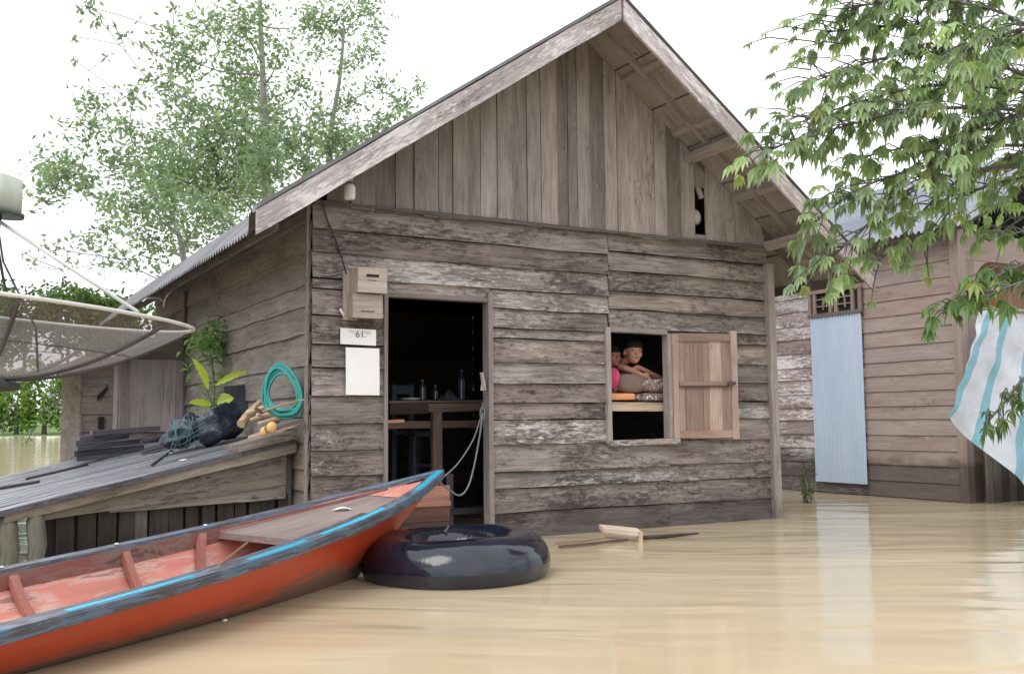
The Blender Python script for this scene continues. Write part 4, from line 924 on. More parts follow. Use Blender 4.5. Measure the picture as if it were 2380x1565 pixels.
for s in (1.80,2.35,2.95,3.6,4.3):
    for sg in (1,-1):
        mb=MB(); pts=[]
        for k in range(9):
            v=.02+.90*k/8; p=hullpt(s,sg,v,.045); pts.append(p)
        base=len(mb.v)
        for p in pts:
            for a,b in ((-.022,0),(.022,0),(.022,.03),(-.022,.03)): mb.v.append(p+AX*a-PR*sg*b)
        for i in range(8):
            for k in range(4):
                a=i*4+k;b=i*4+(k+1)%4; mb.face((a,b,b+4,a+4),[(i*.1,k*.04),(i*.1,k*.04+.04),(i*.1+.1,k*.04+.04),(i*.1+.1,k*.04)],(.6,.4,0))
        mb.face((0,1,2,3),None,(.6,0,0)); mb.face((35,34,33,32),None,(.6,0,0))
        mb.build('rib',SAL,boat)
for s in (2.05,3.3):
    pass
mb=MB(); mb.grid(lambda u,v: bp(1.6+3.7*u,(-1+2*v)*bw(1.6+3.7*u)*.46,.06),20,4)
for fi in range(len(mb.f)): mb.uv[fi]=[(a*3.7,b*.6) for a,b in mb.uv[fi]]
mb.build('floor_boards',SAL,boat)
mb=MB()
for s in (1.82,2.37,2.97,3.62): 
    c=bp(s,-(bw(s)-.02),gz(s,-1)+.024); mb.lathe(c,(0,0,1),[(.012,0),(.011,.006),(.004,.009)],10)
mb.build('nail_head',plain('shiny_nail',(.75,.75,.75),.3,.05,tone=False),boat)
mb=MB(); a=bp(2.72,.25,.10); mb.tube([a,bp(2.35,.42,gz(2.35,1)+.10)],.006,6); tag(mb.build('stick',plain('brown_stick',(.2,.12,.08),.8,.2)),'thin stick poking up inside the boat','stick')
mb=MB(); c=deck(.55,.42); c=c+V((0,0,.005)); mb.grid(lambda u,v:(c.x-.045+.09*u,c.y-.02+.05*v-.03*u,c.z+.012*math.sin(u*3)+.006*math.sin(v*6)),8,6); tag(mb.build('litter',plain('white_peel',(.8,.78,.75),.5,.05,tone=False)),'white scrap lying on the boat bow deck','litter')
# mooring rope
ROPE=plain('grey_rope',(.17,.19,.20),.8,.3,(60,60,60),bump=.5)
mr=MB(); q=hit(1022,1112,1,-.62)
mr.tube(bez([bp(.12,.0,.50),hit(1032,1106,1,-.5),hit(1065,1075,1,-.3),hit(1100,1020,1,-.1),hit(1118,965,1,-.03),hit(1122,935,1,-.045)]),.0055,6)
mr.tube(bez([hit(1121,960,1,-.05),hit(1115,1010,1,-.08),hit(1100,1090,1,-.15),hit(1085,1135,1,-.25),hit(1065,1150,1,-.3),hit(1035,1130,1,-.4),hit(1012,1118,1,-.52),bp(.15,0,.47)]),.007,6)
mr.tube([hit(1121,960,1,-.05)+V((.02*math.cos(t*.5),0,.05*math.sin(t*.5))) for t in range(14)],.005,6)
tag(mr.build('mooring_rope',ROPE),'grey mooring rope looping from the boat bow to the right door jamb','rope')

# ---------------------------------------------------------------- inner tube
RUB=plain('black_rubber',(.010,.013,.024),.14,.35,(7,7,7),spec=.6,bump=.25,bd=.012,tone=False)
TC=V((.43,-1.47,.085)); RM=.385; RT=.185
mb=MB(); 
tube_n=(96,36)
def tor(u,v):
    a=2*math.pi*u; b=2*math.pi*v; q=V((math.cos(a),math.sin(a),0)); wr=.0008*math.sin(a*44)*max(0,-math.cos(b))**1.5+.004*noise.noise(V((q.x*3,q.y*3,b)))
    r_=RT+wr+.006*math.sin(a*3+1)
    return TC+q*(RM+r_*math.cos(b))+V((0,0,r_*.92*math.sin(b)+.010*math.cos(a-.3)))
mb.grid(tor,192,40); tb_=mb.build('inner_tube',RUB); tag(tb_,'large inflated black rubber inner tube floating beside the boat bow','inner tube')
mb=MB(); a=TC+V((.06,.40,.14)); mb.lathe(a+V((0,-.12,-.0)),(.2,-.6,.8),[(.016,0),(.012,.01),(.006,.012),(.006,.05)],10); mb.build('valve',IRON,tb_)
# ---------------------------------------------------------------- floating wood
def wl_(x,y,z=.01): p=hit(x,y,2,z); return p
fb=MB(); a=wl_(1402,1237,.045); b=wl_(1492,1246,.045); fb.plank(a,b,(.03,.10,.02),(0,0,.035),tone=1.3,seg=.05,jit=.003)
fb.plank(b+V((0,-.01,-.07)),b+V((.0,-.01,.035)),(.035,.08,0),(-.02,.02,0),tone=1.1); tag(fb.build('broken_plank',W_RAW),'yellow bent piece of sawn wood sticking out of the water under the window','plank')
fb=MB(); fb.plank(wl_(1300,1272),wl_(1460,1255),(.01,.03,0),(0,0,.014),tone=.9,seg=.06,jit=.005); tag(fb.build('driftwood',W_PINK),'thin reddish slat floating between the inner tube and the yellow piece','slat')
fb=MB(); fb.plank(wl_(1292,1262),wl_(1405,1249),(.01,.03,0),(0,0,.012),tone=.7,seg=.06,jit=.005); tag(fb.build('driftwood',W_KIND),'second floating slat, touching the house wall side of the reddish one','slat')
fb=MB(); fb.tube([wl_(1495,1249,.012),wl_(1560,1244,.016),wl_(1624,1238,.012)],[.018,.015,.006],7); tag(fb.build('floating_stick',plain('black_stick',(.04,.032,.03),.7,.3)),'dark thin stick floating right of the yellow piece','stick')
FOAM=plain('foam_scum',(.8,.78,.7),.5,.05,tone=False)
for px,py,lb in ((417,1462,'small foam fleck floating below the boat hull, nearer the left'),(522,1438,'small foam fleck floating below the boat hull, nearer the tube')):
    c=hit(px,py,2,.004); mb=MB(); mb.lathe((c.x,c.y,-.002),(0,0,1),[(.014,0),(.012,.006),(.004,.009)],10); tag(mb.build('foam_fleck',FOAM),lb,'foam')
# ---------------------------------------------------------------- neighbour's house
NX=7.23
nb=empty('neighbour_house',(9.,1.5,0),'neighbouring brown plank house with a new corrugated roof, right of the main house','house')
mb=MB(); zs=[2.96,2.80,2.63,2.45,2.27,2.09,1.92,1.74,1.56,1.40,1.22,1.05,.9,.72,.55,.38,.2,.02,-.25]
for i,(z1,z0) in enumerate(zip(zs[:-1],zs[1:])):
    mb.plank((NX-.02,.05,z0-.008),(NX-.02,1.28,z0-.008),(.012,0,z1-z0+.006),(.014,0,0),tone=uni(.97,1.03),seg=.1,jit=.003)
mb.build('front_wall',W_NEIGH,nb)
mb=MB()
for i,(z1,z0) in enumerate(zip(zs[:-1],zs[1:])):
    mb.plank((NX-.02,1.283,z0-.008),(NX-.02,4.6,z0-.008),(.012,0,z1-z0+.006),(.014,0,0),tone=uni(.75,1.15),seg=.1,jit=.004)
mb.build('front_wall',W_NEIGHP,nb)
sb=MB(); n=96
def cor(u,v):
    y=1.27+.80*u; return (NX-.06+.011*math.sin(u*2*math.pi*19),y,.135+2.06*v)
sb.grid(cor,380,4,c=(1,0,0)); sb.build('tin_sheet_door',SHEETBLUE,nb)
W_VENT=wood('vent_wood',(.14,.095,.08),(.26,.19,.165),(.34,.26,.23),flake=.1,spots=.1)
mb=MB(); ya,yb=1.26,2.10; za,zb=2.20,2.455; X=NX-.07
for y in (ya,ya+.11,(ya+yb)/2-.055,(ya+yb)/2+.035-.0,yb-.13,yb-.05):
    mb.plank((X,y,za),(X,y,zb),(0,.045,0),(.03,0,0),tone=uni(.9,1.1))
mb.plank((X-.006,ya-.01,zb-.0),(X-.006,yb,zb-.0),(0,0,.045),(.03,0,0)); mb.plank((X-.006,ya-.01,za-.04),(X-.006,yb,za-.04),(0,0,.045),(.03,0,0),tone=.6)
for (y0,y1) in ((ya+.155,(ya+yb)/2-.055),((ya+yb)/2+.08,yb-.13)):
    for k in (1,2): mb.plank((X+.004,y0-.002,za+(zb-za)*k/3),(X+.004,y1+.002,za+(zb-za)*k/3),(0,0,.014),(.02,0,0))
    ym=(y0+y1)/2; mb.plank((X+.006,ym-.02,za+.05),(X+.006,ym-.02,zb-.05),(0,.02,0),(.016,0,0)); 
vt=mb.build('vent_grille',W_VENT,nb)
mb=MB(); mb.box((NX-.036,ya,za),(NX-.028,yb,zb)); mb.build('vent_dark_panel',BLACKGAP,vt)  # black panel on the solid wall, painting the shade behind the grille
mb=MB(); mb.plank((NX-.05,-.06,-.25),(NX-.05,-.06,2.96),(.0,.11,0),(.11,0,0),tone=.95,seg=.3); mb.build('corner_post',W_NEIGH,nb)
# front side that faces the water: recessed orange brown boards under a porch beam
mb=MB(); x=NX+.08
while x<11.5:
    w=uni(.12,.2); mb.plank((x,.33,-.2),(x,.33,2.95),(w-.004,0,0),(0,.02,0),tone=uni(.85,1.15),seg=.4); x+=w
mb.build('porch_wall',W_ORANGE,nb)
mb=MB(); mb.plank((NX+.07,-.04,2.62),(11.5,-.04,2.62),(0,.05,0),(0,0,.30),tone=.9); mb.plank((NX+.07,-.035,0),(NX+.07,-.035,2.62),(.17,0,0),(0,.03,0),tone=.75)
# curved valance corner
base=mb.add([(NX+.24+.32*(1-math.cos(t)),-.032,2.62-.32*(1-math.sin(t))) for t in [math.pi/2*i/8 for i in range(9)]]); k=mb.add([(NX+.24,-.032,2.62)])
for i in range(8): mb.face((base+i,base+i+1,k),None,(.9,.3,0))
mb.build('porch_beam',W_NEIGH,nb)
fn=empty('plank_fence',(8.5,-.12,0),'grey upright board fence standing in water under the striped tarp','fence')
mb=MB(); x=NX+.12; i=0
while x<10.5:
    w=uni(.09,.13); mb.plank((x,-.16+uni(-.01,.01),-.3),(x+uni(-.01,.01),-.16,.95+uni(-.05,.05)),(w,0,0),(0,.018,0),tone=[1.3,1.1,.6,1.0,.5,.8][i%6],seg=.1,jit=.004); x+=w+uni(.0,.025); i+=1
mb.build('fence_boards',W_SHED,fn)
mb=MB(); mb.plank((NX+.1,-.138,.75),(10.5,-.138,.75),(0,0,.06),(0,.03,0)); mb.build('rail',W_SHED,fn)
# roof
mb=MB(); ex=NX-.28; ez=2.93; rx=NX+2.2; rz=4.20; y0,y1=-.35,6.0; n=int((y1-y0)/.0127); rows=3
for i in range(n+1):
    y=y0+(y1-y0)*i/n; w=.018*math.sin(2*math.pi*y/.0762)
    for j in range(rows+1): k=j/rows; mb.v.append(V((ex+(rx-ex)*k,y,ez+(rz-ez)*k+w)))
for i in range(n):
    for j in range(rows):
        a=i*(rows+1)+j; mb.face((a,a+rows+1,a+rows+2,a+1),None,(1,0,0),0,True)
b0=len(mb.v)
for i in range(n+1):
    y=y0+(y1-y0)*i/n; w=.012*math.sin(2*math.pi*y/.0762); mb.v.append(V((rx,y,rz+w))); mb.v.append(V((rx+(rx-ex),y,ez+w)))
for i in range(n): a=b0+i*2; mb.face((a,a+2,a+3,a+1),None,(1,0,0),0,True)
rf=mb.build('roof',METALB,nb)
mb=MB(); 
for k in range(int((y1-y0)/.0762)):
    y=y0+(k+.25)*.0762+.0; kx=.48; mb.lathe((ex+(rx-ex)*kx,y,ez+(rz-ez)*kx+.012),(-.3,0,1),[(.011,0),(.004,.008)],6)
mb.build('roofing_nails',IRON,rf)
mb=MB(); mb.plank((ex+.1,y0+.05,ez-.03),(ex+.1,y1,ez-.03),(0,0,.06),(.04,0,0),tone=.7); 
for y in (-.2,1.2,2.6,4.0): mb.plank((ex+.02,y,ez-.02),(rx,y,rz-.09),(0,.05,0),(0,0,.06),tone=.7)
mb.build('eave_beam',W_NEIGH,rf)
mb=MB(); mb.box((NX+.0,.36,2.955),(11.4,4.6,2.97),seg=1.); 
for z1,z0 in zip(zs[:-1],zs[1:]): mb.plank((NX+.02,4.6,z0),(11.4,4.6,z0),(0,0,z1-z0),(0,.02,0),seg=1.)
mb.build('back_wall',W_SIDE,nb)
# tarp
def tarpmat():
    m,nt,bs,out=newmat('striped_tarp'); N=NT(nt); uv=N.n('ShaderNodeUVMap'); uv.uv_map='UVMap'; sx=N.n('ShaderNodeSeparateXYZ'); N.l(uv.outputs[0],sx.inputs[0])
    f=N.math('FRACT',N.math('MULTIPLY',sx.outputs[0],4.6)); st=N.ramp(f,[(.42,0.),(.43,1.),(.68,1.),(.69,0.)])
    nz=N.noise(N.vmul(uv.outputs[0],(4,4,1)),1,4,.6); c=N.mix(st,(.68,.74,.83),(.25,.52,.64)); c=N.mix(1.,c,N.ramp(nz,[(.3,.78),(.65,1.)]),'MULTIPLY')
    N.l(c,bs.inputs['Base Color']); bs.inputs['Roughness'].default_value=.55
    tb=N.n('ShaderNodeBsdfTranslucent'); N.l(c,tb.inputs[0]); mx=N.n('ShaderNodeMixShader'); mx.inputs[0].default_value=.3; N.l(bs.outputs[0],mx.inputs[1]); N.l(tb.outputs[0],mx.inputs[2]); N.l(mx.outputs[0],out.inputs[0])
    N.bump(N.noise(N.vmul(uv.outputs[0],(9,7,1)),1,6,.65,.8),.9,.03,bs); return m
mb=MB(); ty=-.62
tl=hit(2272,722,1,ty); bl=hit(2203,962,1,ty-.1); tr=tl+V((1.9,.15,.05)); br=hit(2390,1122,1,ty)+V((1.0,.05,-.75))
def tarp(u,v):
    a=tl.lerp(tr,u); b=bl.lerp(br,u); p=a.lerp(b,v); b2=.05*math.sin(u*11+v*2.5+.6)*(.35+v)+.04*noise.noise(V((u*6,v*6,0))); p=p+V((.02*math.sin(v*math.pi)*(1-u),-b2,.012*math.sin(u*9)))
    return p
mb.grid(tarp,60,40)
# stripes run from top right to bottom left
for i,fc in enumerate(mb.f): mb.uv[i]=[(a+.01*math.sin(b*5)+b*.10+.03,b) for a,b in mb.uv[i]]
tp=mb.build('striped_tarp',tarpmat()); tag(tp,'white tarpaulin with light blue stripes hung at the right edge','tarpaulin')
mb=MB(); mb.tube([tl+V((-.12,.0,.02)),tr+V((.3,0,.03))],.018,8); tag(mb.build('tarp_pole',W_POST),'thin horizontal pole carrying the top of the striped tarpaulin','pole')
mb=MB(); c=tr+V((.2,0,0)); mb.tube([(c.x,c.y,-.4),(c.x,c.y,c.z+.1)],.035,8); tag(mb.build('support_post',W_POST),'upright pole standing in the water holding the tarpaulin pole','post')
# ---------------------------------------------------------------- trees
BARK=plain('grey_bark',(.24,.23,.22),.9,.3,(6,6,2),bump=.4); BARKD=plain('dark_bark_tree',(.10,.095,.09),.9,.3,(6,6,2),bump=.3)
LEAF_BACK=leafmat('back_tree_leaf',(.18,.235,.205),(.29,.355,.22),.5,.5,(1.,1.3,.6))  # leaf colours paled to carry the wash of sky glare
LEAF_FRONT=leafmat('front_tree_leaf',(.20,.275,.19),(.36,.44,.25),.42,.42,(1.1,1.4,.55))  # paled too, glare mixed into the leaf colours
LEAF_DARK=leafmat('dark_branch_leaf',(.08,.15,.06),(.15,.24,.08),.35,.42)
def ctree(name,trunk,clumps,depth,label,lsize,leafm,seed,coverage=1.,group=None,attach=None):
    random.seed(seed); tr=[at(x,y,d) for x,y,d,r_ in trunk]; base=V((tr[0].x,tr[0].y,-.5)); root=empty(name,tuple(base),label,'tree',group)
    mb=MB(); pts=bez([base]+tr,6); rr=[]; rad=[trunk[0][3]]+[t[3] for t in trunk]
    for i in range(len(rad)-1):
        for k in range(6): rr.append(rad[i]+(rad[i+1]-rad[i])*k/6)
    rr.append(rad[-1]); mb.tube(pts,rr,8); mb.build('trunk',BARK,root)
    lb=MB(); cb=MB(); nodes=list(zip(pts,rr))[4:]
    for (cx,cy,cr,dn) in sorted(clumps,key=lambda c:-c[2]):
        c=at(cx,cy,depth+uni(-1.6,1.6)); R_=cr/FPX*depth*1.12
        # limb from a lower node of the nearest wood
        best=min(nodes,key=lambda q:(q[0]-c).length+ (1.8*max(0,q[0].z-c.z+.3)))
        a,ra=best; mid=(a+c)/2+V((uni(-.2,.2),uni(-.2,.2),uni(-.18,.05)))*min(1.2,(a-c).length*.4); lp=bez([a,mid,c],4); r0=min(ra*.6,.02+.006*R_); rl=[max(.008,r0*(1-.8*i/(len(lp)-1))) for i in range(len(lp))]
        lb.tube(lp,rl,5); nodes+= [(p,r_) for p,r_ in list(zip(lp,rl))[2:]]
        tips=[]
        for k in range(max(4,int(cr/7))):
            d=V((random.gauss(0,1),random.gauss(0,1),random.gauss(0,.8))); d=d.normalized()*R_*uni(.35,1.05); e=c+d; lb.tube([c+d*.0,c+d*.5+V((0,0,.06)),e],[.006,.005,.003],3,cap=False,smooth=False); tips.append((c,e))
        n=int(3.14*cr*cr/(lsize*lsize*.33*FPX*FPX/depth/depth)*dn*coverage)
        for k in range(n):
            a_,e=random.choice(tips); t=uni(.05,1.15); p=a_.lerp(e,t)+V((random.gauss(0,1),random.gauss(0,1),random.gauss(0,1)))*R_*.34
            L_=lsize*uni(.6,1.15); cb.rleaf(p,L_,L_*.42,(uni(.7,1.3),rnd()**1.3,0))
    lb.build('branches',BARK,root); cb.build('crown',leafm,root); return root
A=[(430,130,70,1),(480,60,60,.9),(560,60,60,.8),(540,150,70,1),(600,220,70,1),(650,120,55,.7),(720,60,55,.8),(700,200,45,.7),(680,330,60,1.2),(600,330,80,1.3),(520,290,70,1.2),(450,250,70,1),(480,350,80,1.3),(380,320,70,1.1),(300,300,50,.8),(330,390,60,1.2),(420,420,80,1.5),(500,440,80,1.5),(560,450,60,1.5),(620,400,70,1.3),(570,380,70,1.3),(260,370,50,.9),(210,300,42,.9),(230,240,40,.8),(300,220,30,.7),(340,180,30,.7),(150,400,58,1),(100,400,38,.9),(130,440,45,.9),(200,420,40,.9),(260,470,40,.9),(235,50,20,.8),(200,15,24,.8),(405,20,16,.8),(265,60,10,.8),(295,88,14,1),(172,85,12,.6),(172,140,12,.6),(325,100,12,.8),(250,130,12,.7),(560,200,40,.8),(640,280,50,1),(390,200,35,.7),(400,80,30,.6),(600,20,40,.8)]
B=[(780,50,65,.9),(850,20,45,.8),(860,110,38,.6),(820,235,50,.6),(880,200,42,.7),(930,235,40,.7),(975,205,26,.6),(900,290,52,.9),(840,320,55,1.1),(760,330,70,1.3),(800,150,36,.6),(740,120,36,.7),(870,70,30,.6),(960,270,30,.7),(720,390,50,1.3),(745,270,40,.8)]
C_=[(330,480,60,1.2),(400,500,60,1.4),(470,500,60,1.4),(350,560,60,.9),(290,525,38,.7),(250,555,38,.6),(430,560,50,1),(300,615,40,.6),(370,620,32,.6),(200,565,36,.4),(130,575,30,.4),(240,610,28,.5),(60,590,14,.5),(390,440,45,1.2),(520,520,40,1.2),(160,610,22,.4),(80,615,20,.4)]
TG='sparse trees behind the house'
ctree('tree',[(640,900,17,.11),(625,560,17,.09),(618,380,17,.075),(612,200,17,.055),(606,60,17,.04),(600,-80,17,.03)],A,17,'tallest sparse tree with a straight trunk behind the house roof, left of centre',.125,LEAF_BACK,11,3.5,TG)
ctree('tree',[(760,900,18.5,.09),(765,420,18.5,.07),(770,300,18.5,.05),(790,180,18.5,.035),(800,60,18.5,.025)],B,18.5,'slimmer sparse tree directly above the left roof slope, with a thin leaning trunk',.125,LEAF_BACK,12,3.4,TG)
ctree('tree',[(450,900,15.5,.09),(440,690,15.5,.07),(428,610,15.5,.05),(415,540,15.5,.035)],C_,15.5,'lower spreading tree beside the house eave with drooping thin branches',.11,LEAF_BACK,13,3.0,TG)

# right hand tree: palmate drooping leaves near the camera
random.seed(21)
rt_=empty('tree',(5.75,-3.55,0),'big tree at the right edge whose drooping palmate leaves hang over the roofs','tree')
org=V((5.75,-3.55,0)); crotch=V((5.45,-3.0,2.5))
mb=MB(); mb.tube(bez([org+V((0,0,-.5)),org+V((-.05,.1,1.2)),crotch,V((5.3,-2.6,3.6)),V((5.2,-2.3,4.8))]),[.17]*8+[.15]*8+[.13]*8+[.10]*9,12); mb.build('trunk',BARK,rt_)
lb=MB(); cb=MB()
def cluster(mb,p,out,size,nl,c0,dark=0):
    """one palmate leaf: leaflets fan out from the end of a stalk and droop"""
    out=V(out); out.z=min(out.z,.1); 
    if out.length<.01: out=V((1,0,0))
    out.normalize(); up=V((uni(-.3,.3),uni(-.3,.3),1)); sd=out.cross(up).normalized(); tone=uni(.7,1.25)*c0; hue=rnd(); yel=.7 if rnd()<.08 else 0.; size*=uni(.75,1.2)
    for k in range(nl):
        a=(k-(nl-1)/2)/((nl-1)/2)*1.75; d=out*math.cos(a)+sd*math.sin(a); d=(d+V((0,0,-.45-uni(0,.35)))).normalized()
        L_=size*(1-.28*abs(a)/1.75)*uni(.9,1.1)
        mb.leaf(p,d,up,L_,L_*uni(.34,.46),(tone*uni(.88,1.1),min(1,max(0,hue+uni(-.15,.15))),yel*uni(.5,1)),.18,uni(.1,.4))
def leafbranch(pts,r0,n,spread,size,mb,lb,c0=1.,nl=6,start=.25,first=None):
    P_=[at(*p) for p in pts]
    if first is not None: P_=[V(first)]+P_
    cv=bez(P_,8); rl=[r0*(1-.85*i/(len(cv)-1))+.003 for i in range(len(cv))]; lb.tube(cv,rl,6)
    for k in range(n):
        t=start+(1-start)*(k+rnd())/n; i=min(len(cv)-2,int(t*(len(cv)-1))); q=cv[i].lerp(cv[i+1],t*(len(cv)-1)-i); dd=(cv[i+1]-cv[i]).normalized()
        o=V((random.gauss(0,1),random.gauss(0,1),random.gauss(-.15,.8))); o=(o.normalized()+dd*.7)*spread*uni(.25,1.); e=q+o
        m_=(q+e)/2+V((0,0,.03)); lb.tube([q,m_,e],[.006,.0045,.003],4,cap=False); cluster(mb,e,o+V((0,0,-.1)),size*uni(.75,1.15),nl if rnd()<.7 else nl-1,c0)
D0=7.0
BR=[([(2560,120,7),(2300,20,7),(2080,0,7.2),(1930,20,7.3)],26),([(2560,160,7),(2250,60,7.4),(2050,60,7.4),(1880,75,7.4)],26),([(2560,200,7),(2250,130,7.1),(2040,130,7.1),(1850,190,7.0)],32),
 ([(2560,240,7),(2280,200,6.8),(2060,210,6.9),(1840,275,6.9)],34),([(2560,260,7),(2270,250,6.5),(2060,260,6.6),(1900,300,6.7),(1752,345,6.8)],34),([(2560,300,7),(2300,300,7.2),(2120,330,7.2),(1930,395,7.1)],34),
 ([(2560,320,7),(2300,340,6.5),(2130,380,6.6),(1960,460,6.7),(1850,545,6.7)],38),([(2560,330,7),(2250,400,6.6),(2080,460,6.6),(1960,560,6.6),(1885,632,6.6)],34),([(2560,340,7),(2280,400,6.9),(2140,480,6.9),(2060,570,6.9),(2005,630,6.8)],22),
 ([(2560,350,7),(2300,430,7.2),(2180,500,7.2),(2110,600,7.1)],14),([(2560,60,7),(2400,-40,7),(2200,-40,7.4),(2020,-30,7.4)],26),([(2560,90,6.5),(2450,60,6.3),(2330,80,6.3),(2250,110,6.2)],22),
 ([(2560,300,6.6),(2450,250,6.4),(2350,270,6.4),(2240,310,6.4)],20),([(2560,380,7),(2420,400,7.3),(2330,470,7.4),(2250,520,7.4)],9),([(2560,400,7),(2450,460,7),(2370,510,7),(2300,560,7)],10),([(2560,200,7.6),(2440,160,7.8),(2300,190,7.8),(2180,170,7.8)],22),([(2560,340,7.6),(2440,350,7.8),(2360,360,7.8),(2290,400,7.8)],16)]
for pts,n in BR: leafbranch([(x+(38 if x<2200 else 0),y-(22 if (y>380 and x<2200) else 0),d) for x,y,d in pts],.014,int(n*(3.0 if pts[1][1]<280 else 1.6)),.25,.115,cb,lb,1.0,7,.28,V((5.3,-2.6,3.6)) if pts[1][1]>150 else V((5.2,-2.3,4.8)))
# a few stray leaves at the far left tips
for px,py in ((1742,100),(1780,75),(1805,105),(1852,60),(1795,170),(1838,45),(1880,50),(1870,110),(1745,345)):
    p=at(px,py,7.2); q=at(px+90,py-8,7.2); lb.tube([q,(p+q)/2+V((0,0,.03)),p],[.006,.005,.003],4); cluster(cb,p,p-q,.085,5,.8)
lb.build('branches',BARKD,rt_); cb.build('crown',LEAF_FRONT,rt_)
cb=MB(); lb=MB()
leafbranch([(2600,540,6),(2440,590,5.8),(2330,635,5.7),(2250,685,5.6),(2205,725,5.6)],.012,34,.12,.095,cb,lb,1.,6,.3,V((5.45,-3.0,2.5)))
leafbranch([(2600,640,5.6),(2450,640,5.5),(2360,660,5.5),(2290,690,5.5)],.010,20,.12,.095,cb,lb,1.,6,.3,V((5.45,-3.0,2.5)))
leafbranch([(2600,760,5),(2460,820,4.9),(2380,880,4.8),(2330,940,4.8),(2290,985,4.8)],.013,24,.075,.075,cb,lb,.7,5,.35,V((5.45,-3.0,2.2)))
leafbranch([(2600,500,6.4),(2450,520,6.4),(2330,550,6.5)],.010,14,.16,.11,cb,lb,1.15,6,.3,V((5.45,-3.0,2.5)))
lb.build('low_branches',BARKD,rt_); cb.build('low_leaves',LEAF_DARK,rt_)
# little shrub in the water by the tin sheet
random.seed(5)
sh=empty('water_shrub',tuple(hit(1880,1166,2,0)),'small thin shrub rising from the floodwater before the blue tin sheet','plant'); b_=hit(1880,1166,2,0)
mb=MB(); cb=MB()
for k in range(7):
    tipx=1878+random.gauss(0,14); ty_=1060+uni(-20,60); e=hit(tipx,ty_,1,b_.y+uni(-.1,.1)); bb=b_+V((uni(-.05,.05),uni(-.05,.05),-.1)); cv=bez([bb,(bb+e)/2+V((uni(-.03,.03),0,0)),e],5); mb.tube(cv,[.006*(1-.6*i/len(cv)) for i in range(len(cv))],5)
    for j in range(30):
        t=uni(.25,1); i=min(len(cv)-2,int(t*(len(cv)-1))); p=cv[i]; cb.leaf(p,(uni(-1,1),uni(-1,1),uni(-.8,.5)),(0,0,1),uni(.035,.06),uni(.014,.022),(uni(.7,1.2),rnd(),0))
mb.build('stem',BARKD,sh); cb.build('leaves',LEAF_DARK,sh)
# sprig hanging into the picture low at the left
sg_=empty('hanging_sprig',tuple(at(60,900,7.5)),'thin leafy sprig hanging down against the bright water at the left','plant')
mb=MB(); cb=MB()
for (a_,b_) in (((150,900),(60,1030)),((60,880),(-5,1020)),((110,895),(130,960))):
    a=at(*a_,7.5); b=at(*b_,7.5); mb.tube(bez([a,(a+b)/2+V((0,0,.05)),b]),.004,4)
    for k in range(26): t=rnd()**.7; p=a.lerp(b,t)+V((uni(-.04,.04),uni(-.04,.04),uni(-.03,.03))); cb.rleaf(p,uni(.03,.05),.018,(uni(.7,1.2),rnd(),0))
mb.build('stem',BARKD,sg_); cb.build('leaves',LEAF_BACK,sg_)
CLOUD=9.0; SKYS=.13; SUNE=1.2; EXPO=.6
# ---------------------------------------------------------------- far bank
random.seed(31)
LEAF_FAR=leafmat('far_leaf',(.10,.19,.045),(.24,.36,.07),.4,.6,(1.,1.3,.5)); LEAF_HILL=leafmat('hill_leaf',(.05,.10,.035),(.11,.17,.05),.35,.6)
def blobtree(cx,cy,rx,ry,depth,label,mat,cat,group,ls=.5,name='far_tree',n=1500):
    c=at(cx,cy,depth); k=depth/FPX; root=empty(name,(c.x,c.y,0),label,cat,group); mb=MB(); mb.tube([(c.x,c.y,-.3),(c.x,c.y,c.z)],[.25,.12],6); mb.build('trunk',BARKD,root)
    cb=MB(); lumps=[(uni(-1,1),uni(-1,1),uni(-1,1)) for _ in range(26)]
    for i in range(n):
        l=random.choice(lumps); q=V(l)
        if q.length>1: q.normalize()
        d=V((random.gauss(0,1),random.gauss(0,1),random.gauss(0,1))).normalized()*.34*rnd()**.4
        q=q*.78+d; p=c+_r0*(q.x*rx*k)+V((0,0,q.z*ry*k))+_f0*(q.y*rx*k*.7)
        if p.z<.1: continue
        cb.rleaf(p,ls*uni(.6,1.3),ls*.55,(uni(.7,1.3),rnd(),0))
    cb.build('crown',mat,root)
FG='trees on the wooded bank beyond the dish'
for i,(cx,cy,rx,ry,lb) in enumerate([(-60,760,110,130,'dark wooded crown at the far left, seen through the dish'),(60,740,110,110,'rounded dark green tree behind the dish rim, left of the strut'),(160,730,90,100,'highest dark green crown behind the dish strut'),(250,750,80,95,'dark green tree where the house eave meets the dish'),(345,780,75,90,'dark green tree just behind the house eave')]):
    blobtree(cx,cy,rx,ry,95,lb,LEAF_HILL,'tree',FG,.62,n=1900)
BG='bright bushes on the far bank'
for i,(cx,cy,rx,ry,lb) in enumerate([(-40,930,70,85,'bright bush at the left picture edge, under the dish'),(40,930,60,85,'yellow green bush second from the left under the dish'),(105,915,55,95,'light green bush in the middle of the bank under the dish'),(165,925,50,90,'bright bush beside the annex wall'),(235,935,60,80,'bush mostly hidden behind the annex')]):
    blobtree(cx,cy,rx,ry,84,lb,LEAF_FAR,'bush',BG,.42,'bush',1500)
